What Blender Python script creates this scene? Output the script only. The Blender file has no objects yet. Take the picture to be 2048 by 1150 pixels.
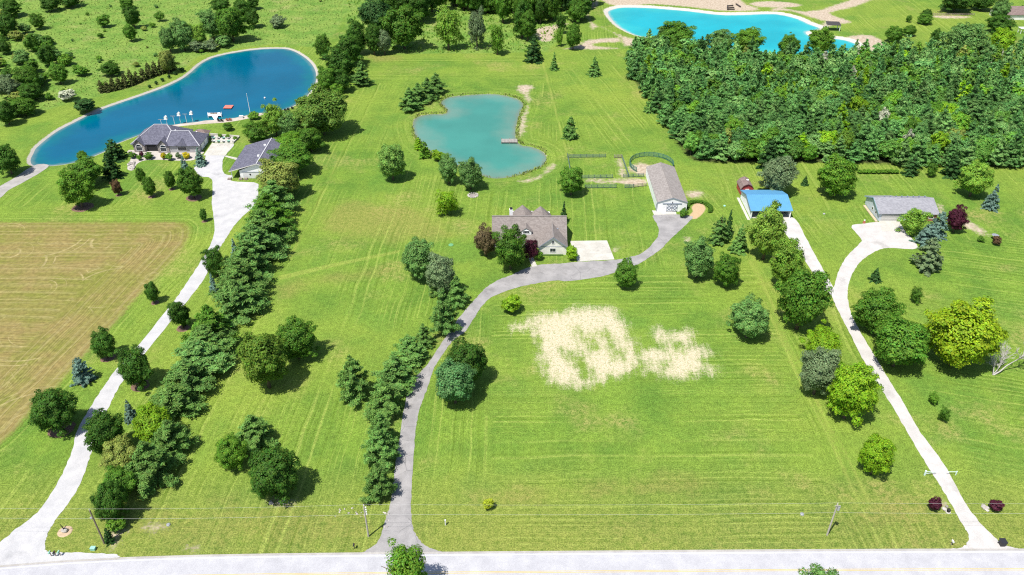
import bpy, bmesh, math, random
import numpy as np
from mathutils import Vector, geometry

random.seed(7)
RNG = np.random.default_rng(11)
S = bpy.context.scene
COL = S.collection

# ------------------------------------------------------------------ camera
CAM_H = 120.0
PITCH = math.radians(34.5)
FPX = 1600.0                                    # focal length in photo pixels (28 mm on a 36 mm wide frame)
cam_d = bpy.data.cameras.new('camera')
cam_d.sensor_width = 36.0
cam_d.lens = FPX / 2048 * 36
cam_d.clip_start = 1.0
cam_d.clip_end = 5000.0
cam = bpy.data.objects.new('camera', cam_d)
cam.location = (0, 0, CAM_H)
cam.rotation_euler = (math.pi / 2 - PITCH, 0, 0)
COL.objects.link(cam)
S.camera = cam

# ------------------------------------------------------------------ sky and sun
SUN_EL = math.radians(64.5)
SUN_DIR = Vector((0.66, 0.75))                  # where shadows fall on the ground
world = bpy.data.worlds.new('World')
S.world = world
world.use_nodes = True
nt = world.node_tree
nt.nodes.clear()
out = nt.nodes.new('ShaderNodeOutputWorld')
bg = nt.nodes.new('ShaderNodeBackground')
sky = nt.nodes.new('ShaderNodeTexSky')
sky.sky_type = 'NISHITA'
sky.sun_disc = False
sky.sun_elevation = SUN_EL
sky.sun_rotation = math.atan2(-SUN_DIR.x, -SUN_DIR.y)
bg.inputs['Strength'].default_value = 0.10
nt.links.new(sky.outputs[0], bg.inputs[0])
nt.links.new(bg.outputs[0], out.inputs[0])
sun_d = bpy.data.lights.new('sun', 'SUN')
sun_d.energy = 4.9
sun_d.angle = math.radians(0.53)
sun_d.color = (1.0, 0.955, 0.88)
sun = bpy.data.objects.new('sun', sun_d)
h = math.cos(SUN_EL)
d = Vector((SUN_DIR.x * h, SUN_DIR.y * h, -math.sin(SUN_EL))).normalized()
sun.rotation_euler = d.to_track_quat('-Z', 'Y').to_euler()
sun.location = (-60, -60, 200)
COL.objects.link(sun)

S.view_settings.view_transform = 'Standard'
S.view_settings.look = 'None'
S.view_settings.gamma = 1.0
S.view_settings.use_curve_mapping = False
S.view_settings.exposure = 0.55
S.render.engine = 'CYCLES'
S.cycles.max_bounces = 5
S.cycles.diffuse_bounces = 3
S.cycles.transmission_bounces = 3
S.cycles.use_denoising = False
S.cycles.filter_width = 1.15
S.cycles.sample_clamp_indirect = 4.0

# ------------------------------------------------------------------ layout: photo position -> place on the land
CO, SI = math.cos(PITCH), math.sin(PITCH)
def P(px, py, z=0.0):
    a, b = (px - 1024) / FPX, (575 - py) / FPX
    rx, ry, rz = a, CO + b * SI, -SI + b * CO
    t = (CAM_H - z) / -rz
    return Vector((rx * t, ry * t, z))
def depth_of(p):
    return p.y * CO + (CAM_H - p.z) * SI
def height_at(base, py):
    k = (575 - py) / FPX
    return CAM_H - base.y * (SI - k * CO) / (CO + k * SI)
def PL(pts, z=0.0):
    return [P(x, y, z) for x, y in pts]

# ------------------------------------------------------------------ mesh helpers
class MB:
    def __init__(s): s.v, s.f = [], []
    def add(s, vs, fs):
        o = len(s.v); s.v += [tuple(v) for v in vs]; s.f += [tuple(i + o for i in f) for f in fs]; return s
    def box(s, x0, x1, y0, y1, z0, z1):
        return s.add([(x0,y0,z0),(x1,y0,z0),(x1,y1,z0),(x0,y1,z0),(x0,y0,z1),(x1,y0,z1),(x1,y1,z1),(x0,y1,z1)],
                     [(3,2,1,0),(4,5,6,7),(0,1,5,4),(1,2,6,5),(2,3,7,6),(3,0,4,7)])
    def bar(s, p, q, w, t=None):
        p, q = Vector(p), Vector(q); t = t or w
        dd = (q - p); dd = dd.normalized() if dd.length else Vector((0,0,1))
        a = dd.cross(Vector((0,0,1)))
        a = a.normalized() if a.length > 1e-3 else Vector((1,0,0))
        b = a.cross(dd).normalized()
        vs = []
        for e in (p, q):
            for i, j in ((-1,-1),(1,-1),(1,1),(-1,1)): vs.append(e + a * i * w / 2 + b * j * t / 2)
        return s.add(vs, [(3,2,1,0),(4,5,6,7),(0,1,5,4),(1,2,6,5),(2,3,7,6),(3,0,4,7)])
    def tube(s, pts, rads, n=7, cap=True):
        vs, fs = [], []
        pts = [Vector(p) for p in pts]
        for i, p in enumerate(pts):
            dd = (pts[min(i+1, len(pts)-1)] - pts[max(i-1, 0)]).normalized()
            a = dd.cross(Vector((0.13, 0.97, 0.2))).normalized(); b = dd.cross(a)
            for k in range(n):
                t = 2 * math.pi * k / n
                vs.append(p + (a * math.cos(t) + b * math.sin(t)) * rads[i])
        for i in range(len(pts) - 1):
            for k in range(n):
                fs.append((i*n+k, i*n+(k+1)%n, (i+1)*n+(k+1)%n, (i+1)*n+k))
        if cap:
            fs.append(tuple(range(n))); fs.append(tuple((len(pts)-1)*n + k for k in reversed(range(n))))
        return s.add(vs, fs)
    def prism(s, poly, axis_a, axis_b):
        """extrude a list of points from axis_a offset to axis_b offset (both Vectors added)"""
        n = len(poly)
        vs = [Vector(p) + Vector(axis_a) for p in poly] + [Vector(p) + Vector(axis_b) for p in poly]
        fs = [tuple(reversed(range(n))), tuple(range(n, 2*n))] + [(i, (i+1)%n, n+(i+1)%n, n+i) for i in range(n)]
        return s.add(vs, fs)
    def blob(s, c, rx, ry, rz, n=10, m=6, jit=0.0):
        vs, fs = [], []
        for i in range(m + 1):
            th = math.pi * i / m
            for k in range(n):
                ph = 2 * math.pi * k / n
                j = 1 + random.uniform(-jit, jit)
                vs.append((c[0]+rx*j*math.sin(th)*math.cos(ph), c[1]+ry*j*math.sin(th)*math.sin(ph), c[2]+rz*j*math.cos(th)))
        for i in range(m):
            for k in range(n): fs.append((i*n+k, (i+1)*n+k, (i+1)*n+(k+1)%n, i*n+(k+1)%n))
        return s.add(vs, fs)
    def mesh(s, name, origin=(0,0,0), smooth=False):
        me = bpy.data.meshes.new(name)
        o = Vector(origin)
        me.from_pydata([tuple(Vector(v) - o) for v in s.v], [], s.f)
        bm = bmesh.new(); bm.from_mesh(me); bmesh.ops.recalc_face_normals(bm, faces=bm.faces); bm.to_mesh(me); bm.free()
        if smooth: me.polygons.foreach_set('use_smooth', [True] * len(me.polygons))
        return me

def link(name, me, mat=None, parent=None):
    o = bpy.data.objects.new(name, me)
    COL.objects.link(o)
    if mat is not None and me is not None and not me.materials: me.materials.append(mat)
    if parent: o.parent = parent
    return o
def tag(o, label=None, cat=None, group=None, kind=None):
    for k, v in (('label', label), ('category', cat), ('group', group), ('kind', kind)):
        if v: o[k] = v
    return o
def thing(name, loc, label, cat, group=None):
    o = bpy.data.objects.new(name, None)
    o.empty_display_size = 0.5
    o.location = loc
    COL.objects.link(o)
    return tag(o, label, cat, group)
def part(name, mb, mat, root, smooth=False, base=None):
    """mb is in world coordinates; the root (and any part between) is not rotated"""
    b = Vector(base) if base is not None else Vector(root.location)
    return link(name, mb.mesh(name, b, smooth), mat, root)
def sub(name, mb, mat, par, root):
    return link(name, mb.mesh(name, Vector(root.location)), mat, par)

# ------------------------------------------------------------------ materials
def new_mat(name):
    m = bpy.data.materials.new(name); m.use_nodes = True
    n = m.node_tree; n.nodes.clear()
    return m, n
class NB:
    """small node builder"""
    def __init__(s, n): s.n = n
    def node(s, t, **kw):
        o = s.n.nodes.new(t)
        for k, v in kw.items(): setattr(o, k, v)
        return o
    def link(s, a, b): s.n.links.new(a, b)
    def val(s, sock, v):
        if hasattr(v, 'is_output') or isinstance(v, bpy.types.NodeSocket): s.link(v, sock)
        else: sock.default_value = v
    def math(s, op, a, b=0.0, clamp=False):
        o = s.node('ShaderNodeMath', operation=op); o.use_clamp = clamp
        s.val(o.inputs[0], a); s.val(o.inputs[1], b); return o.outputs[0]
    def noise(s, vec, scale, detail=4.0, rough=0.55, dist=0.0, dim='3D', w=None):
        o = s.node('ShaderNodeTexNoise', noise_dimensions=dim)
        if vec is not None: s.link(vec, o.inputs['Vector'])
        if w is not None: s.val(o.inputs['W'], w)
        o.inputs['Scale'].default_value = scale; o.inputs['Detail'].default_value = detail
        o.inputs['Roughness'].default_value = rough; o.inputs['Distortion'].default_value = dist
        return o.outputs['Fac']
    def ramp(s, fac, lo, hi, a=0.0, b=1.0, smooth=True):
        o = s.node('ShaderNodeMapRange'); o.interpolation_type = 'SMOOTHSTEP' if smooth else 'LINEAR'
        s.val(o.inputs['Value'], fac)
        o.inputs['From Min'].default_value = lo; o.inputs['From Max'].default_value = hi
        o.inputs['To Min'].default_value = a; o.inputs['To Max'].default_value = b
        return o.outputs['Result']
    def mix(s, fac, a, b, mode='MIX'):
        o = s.node('ShaderNodeMix', data_type='RGBA', blend_type=mode)
        s.val(o.inputs[0], fac)
        for sock, v in ((o.inputs[6], a), (o.inputs[7], b)):
            if isinstance(v, bpy.types.NodeSocket): s.link(v, sock)
            else: sock.default_value = (*v, 1.0) if len(v) == 3 else v
        return o.outputs[2]
    def scale(s, col, f):
        o = s.node('ShaderNodeMix', data_type='RGBA', blend_type='MULTIPLY'); o.inputs[0].default_value = 1.0
        s.link(col, o.inputs[6])
        c = s.node('ShaderNodeCombineColor'); 
        for i in range(3): s.val(c.inputs[i], f)
        s.link(c.outputs[0], o.inputs[7]); return o.outputs[2]
    def attr(s, name):
        o = s.node('ShaderNodeAttribute'); o.attribute_name = name; return o.outputs['Fac']
    def bump(s, hgt, strength, dist):
        o = s.node('ShaderNodeBump'); o.inputs['Strength'].default_value = strength; o.inputs['Distance'].default_value = dist
        s.link(hgt, o.inputs['Height']); return o.outputs['Normal']
    def principled(s, col, rough=0.9, normal=None, spec=0.3, metal=0.0):
        o = s.node('ShaderNodeBsdfPrincipled')
        s.val(o.inputs['Base Color'], col if isinstance(col, bpy.types.NodeSocket) else (*col, 1.0))
        s.val(o.inputs['Roughness'], rough); o.inputs['Metallic'].default_value = metal
        o.inputs['Specular IOR Level'].default_value = spec
        if normal is not None: s.link(normal, o.inputs['Normal'])
        return o.outputs[0]
    def out(s, sh):
        o = s.node('ShaderNodeOutputMaterial'); s.link(sh, o.inputs['Surface'])

def plain(name, col, rough=0.8, var=0.15, scale=1.2, bump=0.2, spec=0.3, metal=0.0, fine=14.0):
    m, n = new_mat(name); b = NB(n)
    tc = b.node('ShaderNodeNewGeometry').outputs['Position']
    f = b.math('ADD', b.math('MULTIPLY', b.noise(tc, scale, 4), 0.6), b.math('MULTIPLY', b.noise(tc, fine, 3), 0.4))
    k = b.ramp(f, 0.3, 0.7, 1 - var, 1 + var, smooth=False)
    c = b.node('ShaderNodeRGB'); c.outputs[0].default_value = (*col, 1)
    nn = b.bump(b.noise(tc, fine, 3), bump, 0.05) if bump else None
    b.out(b.principled(b.scale(c.outputs[0], k), rough, nn, spec, metal))
    return m

def shingle(name, c1, c2, course=0.16):
    """roof shingles: short courses down the slope, tabs of uneven tone, streaks"""
    m, n = new_mat(name); b = NB(n)
    pos = b.node('ShaderNodeNewGeometry').outputs['Position']
    sep = b.node('ShaderNodeSeparateXYZ'); b.link(pos, sep.inputs[0])
    row = b.math('FLOOR', b.math('DIVIDE', sep.outputs[2], course))
    cmb = b.node('ShaderNodeCombineXYZ')
    b.link(b.math('FLOOR', b.math('ADD', b.math('MULTIPLY', b.math('ADD', sep.outputs[0], sep.outputs[1]), 2.4), b.math('MULTIPLY', row, 0.37))), cmb.inputs[0])
    b.link(row, cmb.inputs[1])
    wn = b.node('ShaderNodeTexWhiteNoise'); b.link(cmb.outputs[0], wn.inputs['Vector'])
    fr = b.math('FRACT', b.math('DIVIDE', sep.outputs[2], course))
    f = b.math('ADD', b.math('MULTIPLY', wn.outputs['Value'], 0.45), b.math('MULTIPLY', b.noise(pos, 0.9, 5), 0.75))
    col = b.mix(b.ramp(f, 0.2, 1.0), c1, c2)
    col = b.scale(col, b.ramp(fr, 0.0, 0.25, 0.8, 1.0))
    b.out(b.principled(col, 0.9, b.bump(b.math('ADD', fr, wn.outputs['Value']), 0.3, 0.03), 0.15))
    return m

def siding(name, col, pitch=0.2, vertical=False, depth=0.03, var=0.08, rough=0.6):
    m, n = new_mat(name); b = NB(n)
    pos = b.node('ShaderNodeNewGeometry').outputs['Position']
    sep = b.node('ShaderNodeSeparateXYZ'); b.link(pos, sep.inputs[0])
    src = b.math('ADD', sep.outputs[0], sep.outputs[1]) if vertical else sep.outputs[2]
    fr = b.math('FRACT', b.math('DIVIDE', src, pitch))
    c = b.node('ShaderNodeRGB'); c.outputs[0].default_value = (*col, 1)
    k = b.math('MULTIPLY', b.ramp(b.noise(pos, 0.8, 4), 0.3, 0.7, 1 - var, 1 + var), b.ramp(fr, 0.0, 0.12, 0.8, 1.0))
    b.out(b.principled(b.scale(c.outputs[0], k), rough, b.bump(fr, 0.4, depth), 0.3))
    return m

def stone_mat(name, c1, c2, scale=2.2):
    m, n = new_mat(name); b = NB(n)
    pos = b.node('ShaderNodeNewGeometry').outputs['Position']
    v = b.node('ShaderNodeTexVoronoi'); v.inputs['Scale'].default_value = scale; b.link(pos, v.inputs['Vector'])
    sepc = b.node('ShaderNodeSeparateColor'); b.link(v.outputs['Color'], sepc.inputs[0])
    col = b.mix(sepc.outputs[0], c1, c2)
    b.out(b.principled(col, 0.9, b.bump(v.outputs['Distance'], 0.6, 0.05), 0.2))
    return m

def leaf_mat():
    m, n = new_mat('foliage'); b = NB(n)
    oi = b.node('ShaderNodeObjectInfo')
    geo = b.node('ShaderNodeNewGeometry')
    tc = b.node('ShaderNodeTexCoord')
    isl = geo.outputs['Random Per Island']
    cl = b.noise(tc.outputs['Object'], 2.6, 3)
    k = b.math('MULTIPLY', b.ramp(isl, 0, 1, 0.7, 1.3, smooth=False), b.ramp(cl, 0.3, 0.7, 0.75, 1.25))
    k = b.math('MULTIPLY', k, b.ramp(oi.outputs['Random'], 0, 1, 1.12, 1.4, smooth=False))
    col = b.scale(oi.outputs['Color'], k)
    hs = b.node('ShaderNodeHueSaturation')
    b.link(b.ramp(b.math('FRACT', b.math('MULTIPLY', isl, 7.31)), 0, 1, 0.475, 0.525, smooth=False), hs.inputs['Hue'])
    b.link(col, hs.inputs['Color'])
    df = b.node('ShaderNodeBsdfDiffuse'); b.link(hs.outputs[0], df.inputs[0])
    tr = b.node('ShaderNodeBsdfTranslucent'); b.link(hs.outputs[0], tr.inputs[0])
    gl = b.node('ShaderNodeBsdfGlossy'); gl.inputs['Roughness'].default_value = 0.6; gl.inputs[0].default_value = (1, 1, 1, 1)
    mx = b.node('ShaderNodeMixShader'); mx.inputs[0].default_value = 0.36
    b.link(df.outputs[0], mx.inputs[1]); b.link(tr.outputs[0], mx.inputs[2])
    m2 = b.node('ShaderNodeMixShader'); m2.inputs[0].default_value = 0.008
    b.link(mx.outputs[0], m2.inputs[1]); b.link(gl.outputs[0], m2.inputs[2])
    b.out(m2.outputs[0])
    return m

LEAF = leaf_mat()
BARK = plain('bark', (0.12, 0.09, 0.065), 0.95, 0.3, 3.0, 0.5)
DEADWOOD = plain('bleached_wood', (0.38, 0.36, 0.34), 0.9, 0.15, 3.0)
GRAVEL = plain('white_gravel', (0.42, 0.42, 0.42), 0.95, 0.07, 0.25, 0.35, 0.1, fine=6.0)
WHITEPAINT = plain('white_paint', (0.78, 0.78, 0.78), 0.5, 0.04, 1.0, 0.0)
TRIM = plain('grey_trim', (0.22, 0.25, 0.3), 0.6, 0.06, 1.0, 0.0)
DARK = plain('dark_opening', (0.02, 0.02, 0.022), 0.7, 0.1, 1.0, 0.0)
GLASS = plain('window_glass', (0.02, 0.03, 0.04), 0.08, 0.1, 1.0, 0.0, spec=0.6)
CONCRETE = plain('concrete', (0.43, 0.41, 0.37), 0.9, 0.13, 0.35, 0.15, 0.2, fine=5.0)
STEEL = plain('galvanised_steel', (0.45, 0.46, 0.47), 0.45, 0.1, 2.0, 0.0, metal=0.6)
WOODGREY = plain('weathered_wood', (0.26, 0.22, 0.18), 0.9, 0.25, 2.0, 0.3)
WHITEPLASTIC = plain('white_plastic', (0.6, 0.6, 0.6), 0.4, 0.04, 2.0, 0.0)
BLACKPLASTIC = plain('black_plastic', (0.025, 0.025, 0.03), 0.5, 0.1, 2.0, 0.0)
GREENPLASTIC = plain('green_box_paint', (0.25, 0.5, 0.4), 0.5, 0.1, 2.0, 0.0)
ROCK = stone_mat('rock', (0.24, 0.22, 0.2), (0.46, 0.43, 0.4), 1.5)
MULCH = plain('mulch', (0.16, 0.10, 0.07), 0.98, 0.35, 2.0, 0.6)
# ------------------------------------------------------------------ outlines traced on the land
def smooth_closed(pts, n=4):
    out, m = [], len(pts)
    for i in range(m):
        p0, p1, p2, p3 = (Vector(pts[(i + k) % m]) for k in (-1, 0, 1, 2))
        for j in range(n):
            t = j / n
            out.append(0.5 * ((2*p1) + (p2-p0)*t + (2*p0-5*p1+4*p2-p3)*t*t + (3*p1-p0-3*p2+p3)*t*t*t))
    return out
LAKE = [(60,318),(66,304),(75,290),(112,261),(150,241),(188,222),(225,208),(275,191),(325,173),(362,156),(383,141),(400,126),(425,113),(463,104),(511,97),(562,95),(587,100),(612,115),(627,132),(632,150),(627,172),(607,195),(587,209),(562,218),(524,224),(495,229),(470,234),(437,239),(400,242),(355,247),(320,254),(292,263),(265,272),(225,288),(215,297),(175,314),(152,321),(120,327),(87,329),(66,328)]
POND = [(882,205),(889,197),(905,192),(937,189),(987,187),(1023,193),(1040,200),(1046,209),(1040,225),(1034,243),(1031,262),(1033,281),(1046,290),(1061,292),(1082,300),(1093,314),(1084,331),(1056,342),(1024,352),(987,355),(960,348),(930,338),(900,325),(870,308),(846,291),(832,272),(826,247),(834,233),(862,227),(887,227),(895,221),(888,212)]
QUARRY = [(1216,22),(1229,15),(1249,12),(1299,13),(1374,19),(1449,27),(1535,25),(1565,27),(1596,35),(1618,45),(1641,54),(1628,58),(1612,61),(1618,68),(1633,72),(1668,74),(1698,79),(1716,88),(1722,100),(1690,118),(1600,112),(1500,98),(1400,92),(1340,84),(1306,74),(1274,68),(1249,57),(1229,42)]
HAY = [(-500,440),(-200,443),(0,444),(200,445),(350,444),(374,450),(380,462),(370,488),(337,528),(290,576),(257,613),(213,664),(170,709),(115,772),(62,822),(17,872),(-40,910),(-200,960),(-500,960)]
STRAW_A = [(1026,650),(1062,645),(1068,629),(1120,625),(1150,619),(1175,614),(1200,617),(1227,615),(1234,632),(1252,652),(1264,682),(1272,698),(1279,718),(1272,736),(1255,746),(1238,752),(1215,756),(1195,768),(1182,769),(1150,770),(1115,768),(1098,752),(1084,734),(1085,722),(1079,700),(1074,680),(1064,668),(1058,657),(1030,662)]
STRAW_B = [(1284,703),(1325,700),(1328,690),(1308,676),(1306,662),(1320,657),(1340,663),(1376,662),(1387,680),(1384,690),(1402,691),(1422,705),(1418,714),(1404,722),(1420,735),(1434,741),(1410,744),(1385,750),(1350,757),(1328,754),(1318,744),(1294,744),(1287,725)]
STRAW_HOLES = [[(1157,660),(1164,662),(1180,680),(1192,696),(1184,696),(1166,680)],
               [(1128,703),(1150,706),(1166,722),(1182,744),(1188,757),(1168,757),(1158,736),(1142,718)],
               [(1205,665),(1213,667),(1232,690),(1246,712),(1238,716),(1222,695)],
               [(1346,686),(1362,684),(1368,694),(1358,703),(1348,698)],
               [(1318,727),(1332,726),(1336,733),(1324,737)]]
MEADOW = [(-500,-60),(700,-60),(690,30),(640,90),(560,88),(470,97),(400,112),(370,135),(352,141),(290,158),(200,192),(160,200),(100,218),(60,235),(20,250),(-60,262),(-500,330)]
ROUGHWOOD = [(690,30),(720,100),(880,107),(1080,103),(1100,95),(1190,10),(1200,-60),(700,-60)]
BARE = [[(1190,-60),(1196,8),(1172,18),(1180,42),(1230,66),(1290,86),(1250,92),(1240,75),(1200,52),(1180,50),(1170,-60)],
        [(1170,-60),(1215,8),(1300,8),(1380,14),(1450,22),(1520,19),(1480,-2),(1500,-60)],
        [(1540,22),(1580,22),(1640,40),(1690,47),(1700,42),(1660,26),(1720,10),(1800,-30),(1790,-36),(1640,20),(1560,15)],
        [(1500,6),(1540,2),(1600,8),(1590,14),(1520,14)],
        [(1640,52),(1660,40),(1690,46),(1668,50),(1650,56)],
        [(1690,76),(1740,70),(1775,90),(1760,105),(1730,100)],
        [(1070,60),(1095,52),(1140,46),(1110,60),(1105,80),(1082,82)],
        [(1128,98),(1150,92),(1170,82),(1190,78),(1235,76),(1240,84),(1195,86),(1190,92),(1240,96),(1200,99),(1150,98)],
        [(1036,172),(1058,170),(1066,176),(1056,186),(1062,200),(1054,204),(1048,190),(1036,182)],
        [(1050,222),(1056,212),(1052,240),(1048,262),(1040,274),(1036,262),(1042,240)],
        [(1040,362),(1064,356),(1084,350),(1080,356),(1056,364)],
        [(1088,344),(1104,329),(1110,332),(1098,344)],
        [(1180,358),(1225,359),(1286,357),(1289,370),(1256,371),(1236,366),(1200,366),(1172,362)],
        [(1233,318),(1244,320),(1250,338),(1255,353),(1243,353),(1240,338)],
        [(1372,384),(1400,382),(1408,390),(1390,396),(1374,392)],
        [(1928,438),(1946,446),(1966,458),(1976,468),(1966,470),(1942,460),(1920,450)],
        [(1876,410),(1884,412),(1888,428),(1880,430)],
        [(1866,34),(1890,37),(1940,36),(1930,32),(1870,31)],
        [(1895,10),(1915,16),(1900,18),(1888,14)],
        [(1366,478),(1378,476),(1382,482),(1372,484)],
        [(1225,499),(1232,494),(1236,500),(1230,503)],
        [(540,1000),(562,1002),(582,1004),(580,1008),(556,1011),(542,1006)],
        [(300,1044),(330,1056),(300,1060)], [(372,1095),(395,1098),(380,1102)], [(1880,997),(1892,1010),(1884,1016),(1876,1006)],
        [(218,1045),(250,1055),(232,1085),(222,1090)]]
DRY = [[(732,110),(765,107),(802,115),(790,122),(748,122)], [(556,566),(640,554),(760,536),(802,528),(795,542),(680,563),(566,584)], [(236,1040),(330,1010),(520,1000),(740,1020),(735,1095),(240,1100)], [(980,990),(1180,960),(1400,950),(1380,985),(1120,1010),(990,1020)], [(700,400),(860,430),(900,470),(760,480),(640,460)], [(1000,1075),(1180,1070),(1210,1085),(1010,1095)], [(1740,990),(1860,1000),(1850,1060),(1700,1050)]]
PALE = [[(1082,118),(1086,118),(1137,312),(1133,312)], [(556,552),(680,524),(800,500),(800,505),(682,530),(560,560)], [(1500,505),(1505,505),(1580,690),(1740,1000),(1734,1000),(1574,690)], [(1496,520),(1499,520),(1566,690),(1720,1000),(1716,1000),(1562,690)], [(690,290),(693,290),(580,520),(576,520)], [(672,290),(674,290),(556,520),(553,520)]]
MULCHPILE = [(1388,409),(1396,406),(1405,408),(1411,416),(1408,424),(1400,432),(1391,438),(1382,437),(1377,431),(1386,424),(1383,415)]
FOREST = [(1250,130),(1256,160),(1290,205),(1325,262),(1358,310),(1398,330),(1500,332),(1650,332),(1900,338),(2200,346),(2600,350),(2600,90),(2048,114),(1900,114),(1800,112),(1730,124),(1600,126),(1540,128),(1480,122),(1420,114),(1340,102),(1275,92)]

GRAVEL_DRIVE = [(-260,1175),(-120,1118),(-40,1104),(0,1084),(32,1058),(67,1032),(92,1004),(125,947),(142,907),(155,862),(180,816),(205,777),(233,738),(270,698),(345,606),(367,575),(400,525),(425,480),(429,448),(424,408),(425,372),(421,356),(400,353),(395,347),(389,335),(408,326),(412,312),(424,290),(467,288),(453,308),(446,320),(446,342),(452,349),(464,352),(464,362),(512,366),(516,380),(512,408),(475,443),(453,476),(440,495),(413,548),(395,576),(345,638),(283,716),(245,763),(225,798),(208,836),(190,880),(180,912),(165,957),(140,1002),(110,1042),(98,1062),(91,1082),(92,1100),(104,1105),(150,1105),(222,1108),(232,1116),(120,1128),(0,1139),(-120,1160)]
ASPHALT_DRIVE = [(718,1110),(730,1103),(757,1082),(769,1047),(779,1012),(789,944),(801,862),(809,813),(820,771),(837,748),(859,723),(887,681),(912,643),(937,613),(960,588),(974,574),(997,560),(1023,550),(1056,535),(1084,529),(1126,527),(1155,524),(1229,520),(1256,515),(1286,505),(1311,480),(1318,463),(1315,450),(1307,430),(1352,429),(1379,432),(1385,436),(1361,460),(1341,478),(1322,498),(1294,518),(1269,532),(1236,543),(1199,554),(1136,562),(1111,561),(1056,570),(1036,575),(999,587),(972,603),(950,633),(932,661),(907,681),(887,706),(867,738),(857,771),(845,801),(835,838),(831,863),(826,937),(822,1002),(824,1047),(835,1075),(852,1092),(880,1103),(892,1108)]
EAST_DRIVE = [(1900,1101),(1925,1094),(1936,1083),(1936,1068),(1921,1042),(1896,997),(1871,957),(1843,912),(1814,863),(1774,796),(1744,749),(1716,701),(1696,659),(1674,616),(1664,590),(1671,563),(1679,538),(1694,513),(1718,488),(1722,478),(1703,452),(1731,447),(1757,444),(1796,446),(1811,463),(1834,496),(1786,496),(1762,498),(1737,511),(1717,528),(1702,553),(1696,576),(1696,601),(1704,631),(1721,664),(1749,711),(1776,756),(1809,809),(1840,863),(1858,887),(1893,937),(1926,997),(1949,1032),(1981,1067),(2011,1090),(2050,1100),(2060,1104)]
BARN_LANE = [(1553,438),(1589,437),(1612,476),(1636,520),(1656,556),(1672,585),(1676,612),(1664,592),(1640,572),(1612,524),(1580,480)]
LAKE_PATH = [(-60,408),(-20,384),(0,372),(30,355),(58,336),(80,328),(98,331),(84,343),(48,364),(18,380),(0,396),(-40,416)]
PAD = [(1140,482),(1214,481),(1230,519),(1154,523),(1147,508),(1140,496)]

def xy(poly, n=4): return np.array([(p.x, p.y) for p in (smooth_closed(PL(poly), n) if n > 1 else PL(poly))])
def sdf(pts, poly):
    """signed distance (m) of many points to a closed outline, negative inside"""
    d2 = np.full(len(pts), 1e12); ins = np.zeros(len(pts), bool)
    m = len(poly)
    px, py = pts[:, 0], pts[:, 1]
    for i in range(m):
        ax, ay = poly[i]; bx, by = poly[(i + 1) % m]
        ex, ey = bx - ax, by - ay
        L = ex * ex + ey * ey
        if L < 1e-9: continue
        t = np.clip(((px - ax) * ex + (py - ay) * ey) / L, 0, 1)
        dx, dy = px - ax - t * ex, py - ay - t * ey
        d2 = np.minimum(d2, dx * dx + dy * dy)
        if ay != by:
            c = ((ay > py) != (by > py)) & (px < ex * (py - ay) / ey + ax)
            ins ^= c
    d = np.sqrt(d2)
    return np.where(ins, -d, d)
def union(pts, polys, n=3):
    d = np.full(len(pts), 1e3)
    for q in polys: d = np.minimum(d, sdf(pts, xy(q, n)))
    return d

# ------------------------------------------------------------------ the ground: one sheet, hollowed where the ponds lie
def axis(lo, hi, fine0, fine1, step, grow, lim0, lim1):
    a = [fine0]
    while a[-1] < fine1: a.append(a[-1] + step)
    s = step
    while a[-1] < hi: s *= grow if a[-1] < lim1 else 1.25; a.append(a[-1] + s)
    b = []; s = step; x = fine0
    while x > lo: s *= grow if x > lim0 else 1.25; x -= s; b.append(x)
    return np.array(b[::-1] + a)
GX = axis(-3500, 3500, -150, 150, 1.0, 1.018, -360, 360)
GY = axis(-2200, 6000, 60, 300, 1.0, 1.012, 30, 520)
gx, gy = np.meshgrid(GX, GY)
gp = np.stack([gx.ravel(), gy.ravel()], 1)
near = (np.abs(gp[:, 0]) < 700) & (gp[:, 1] < 800) & (gp[:, 1] > 20)
def field(f, far=500.0):
    d = np.full(len(gp), far, np.float32); d[near] = f(gp[near]); return d
d_lake = field(lambda q: sdf(q, xy(LAKE)))
d_pond = field(lambda q: sdf(q, xy(POND)))
d_quar = field(lambda q: sdf(q, xy(QUARRY)))
d_hay = field(lambda q: sdf(q, xy(HAY, 3)))
def straw(q):
    d = np.minimum(sdf(q, xy(STRAW_A, 2)), sdf(q, xy(STRAW_B, 2)))
    for hh in STRAW_HOLES: d = np.maximum(d, -sdf(q, xy(hh, 2)))
    return d
d_straw = field(straw)
d_mead = field(lambda q: np.minimum(sdf(q, xy(MEADOW, 3)), sdf(q, xy(ROUGHWOOD, 3))))
d_bare = field(lambda q: np.minimum(union(q, BARE), np.hypot(q[:, 0] - 44.0, q[:, 1] - 245.2) - 4.6))
d_dry = field(lambda q: union(q, DRY, 3))
d_pale = field(lambda q: union(q, PALE, 1))
d_mulch = field(lambda q: sdf(q, xy(MULCHPILE, 3)))
d_wood = field(lambda q: sdf(q, xy(FOREST, 2)))
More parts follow.
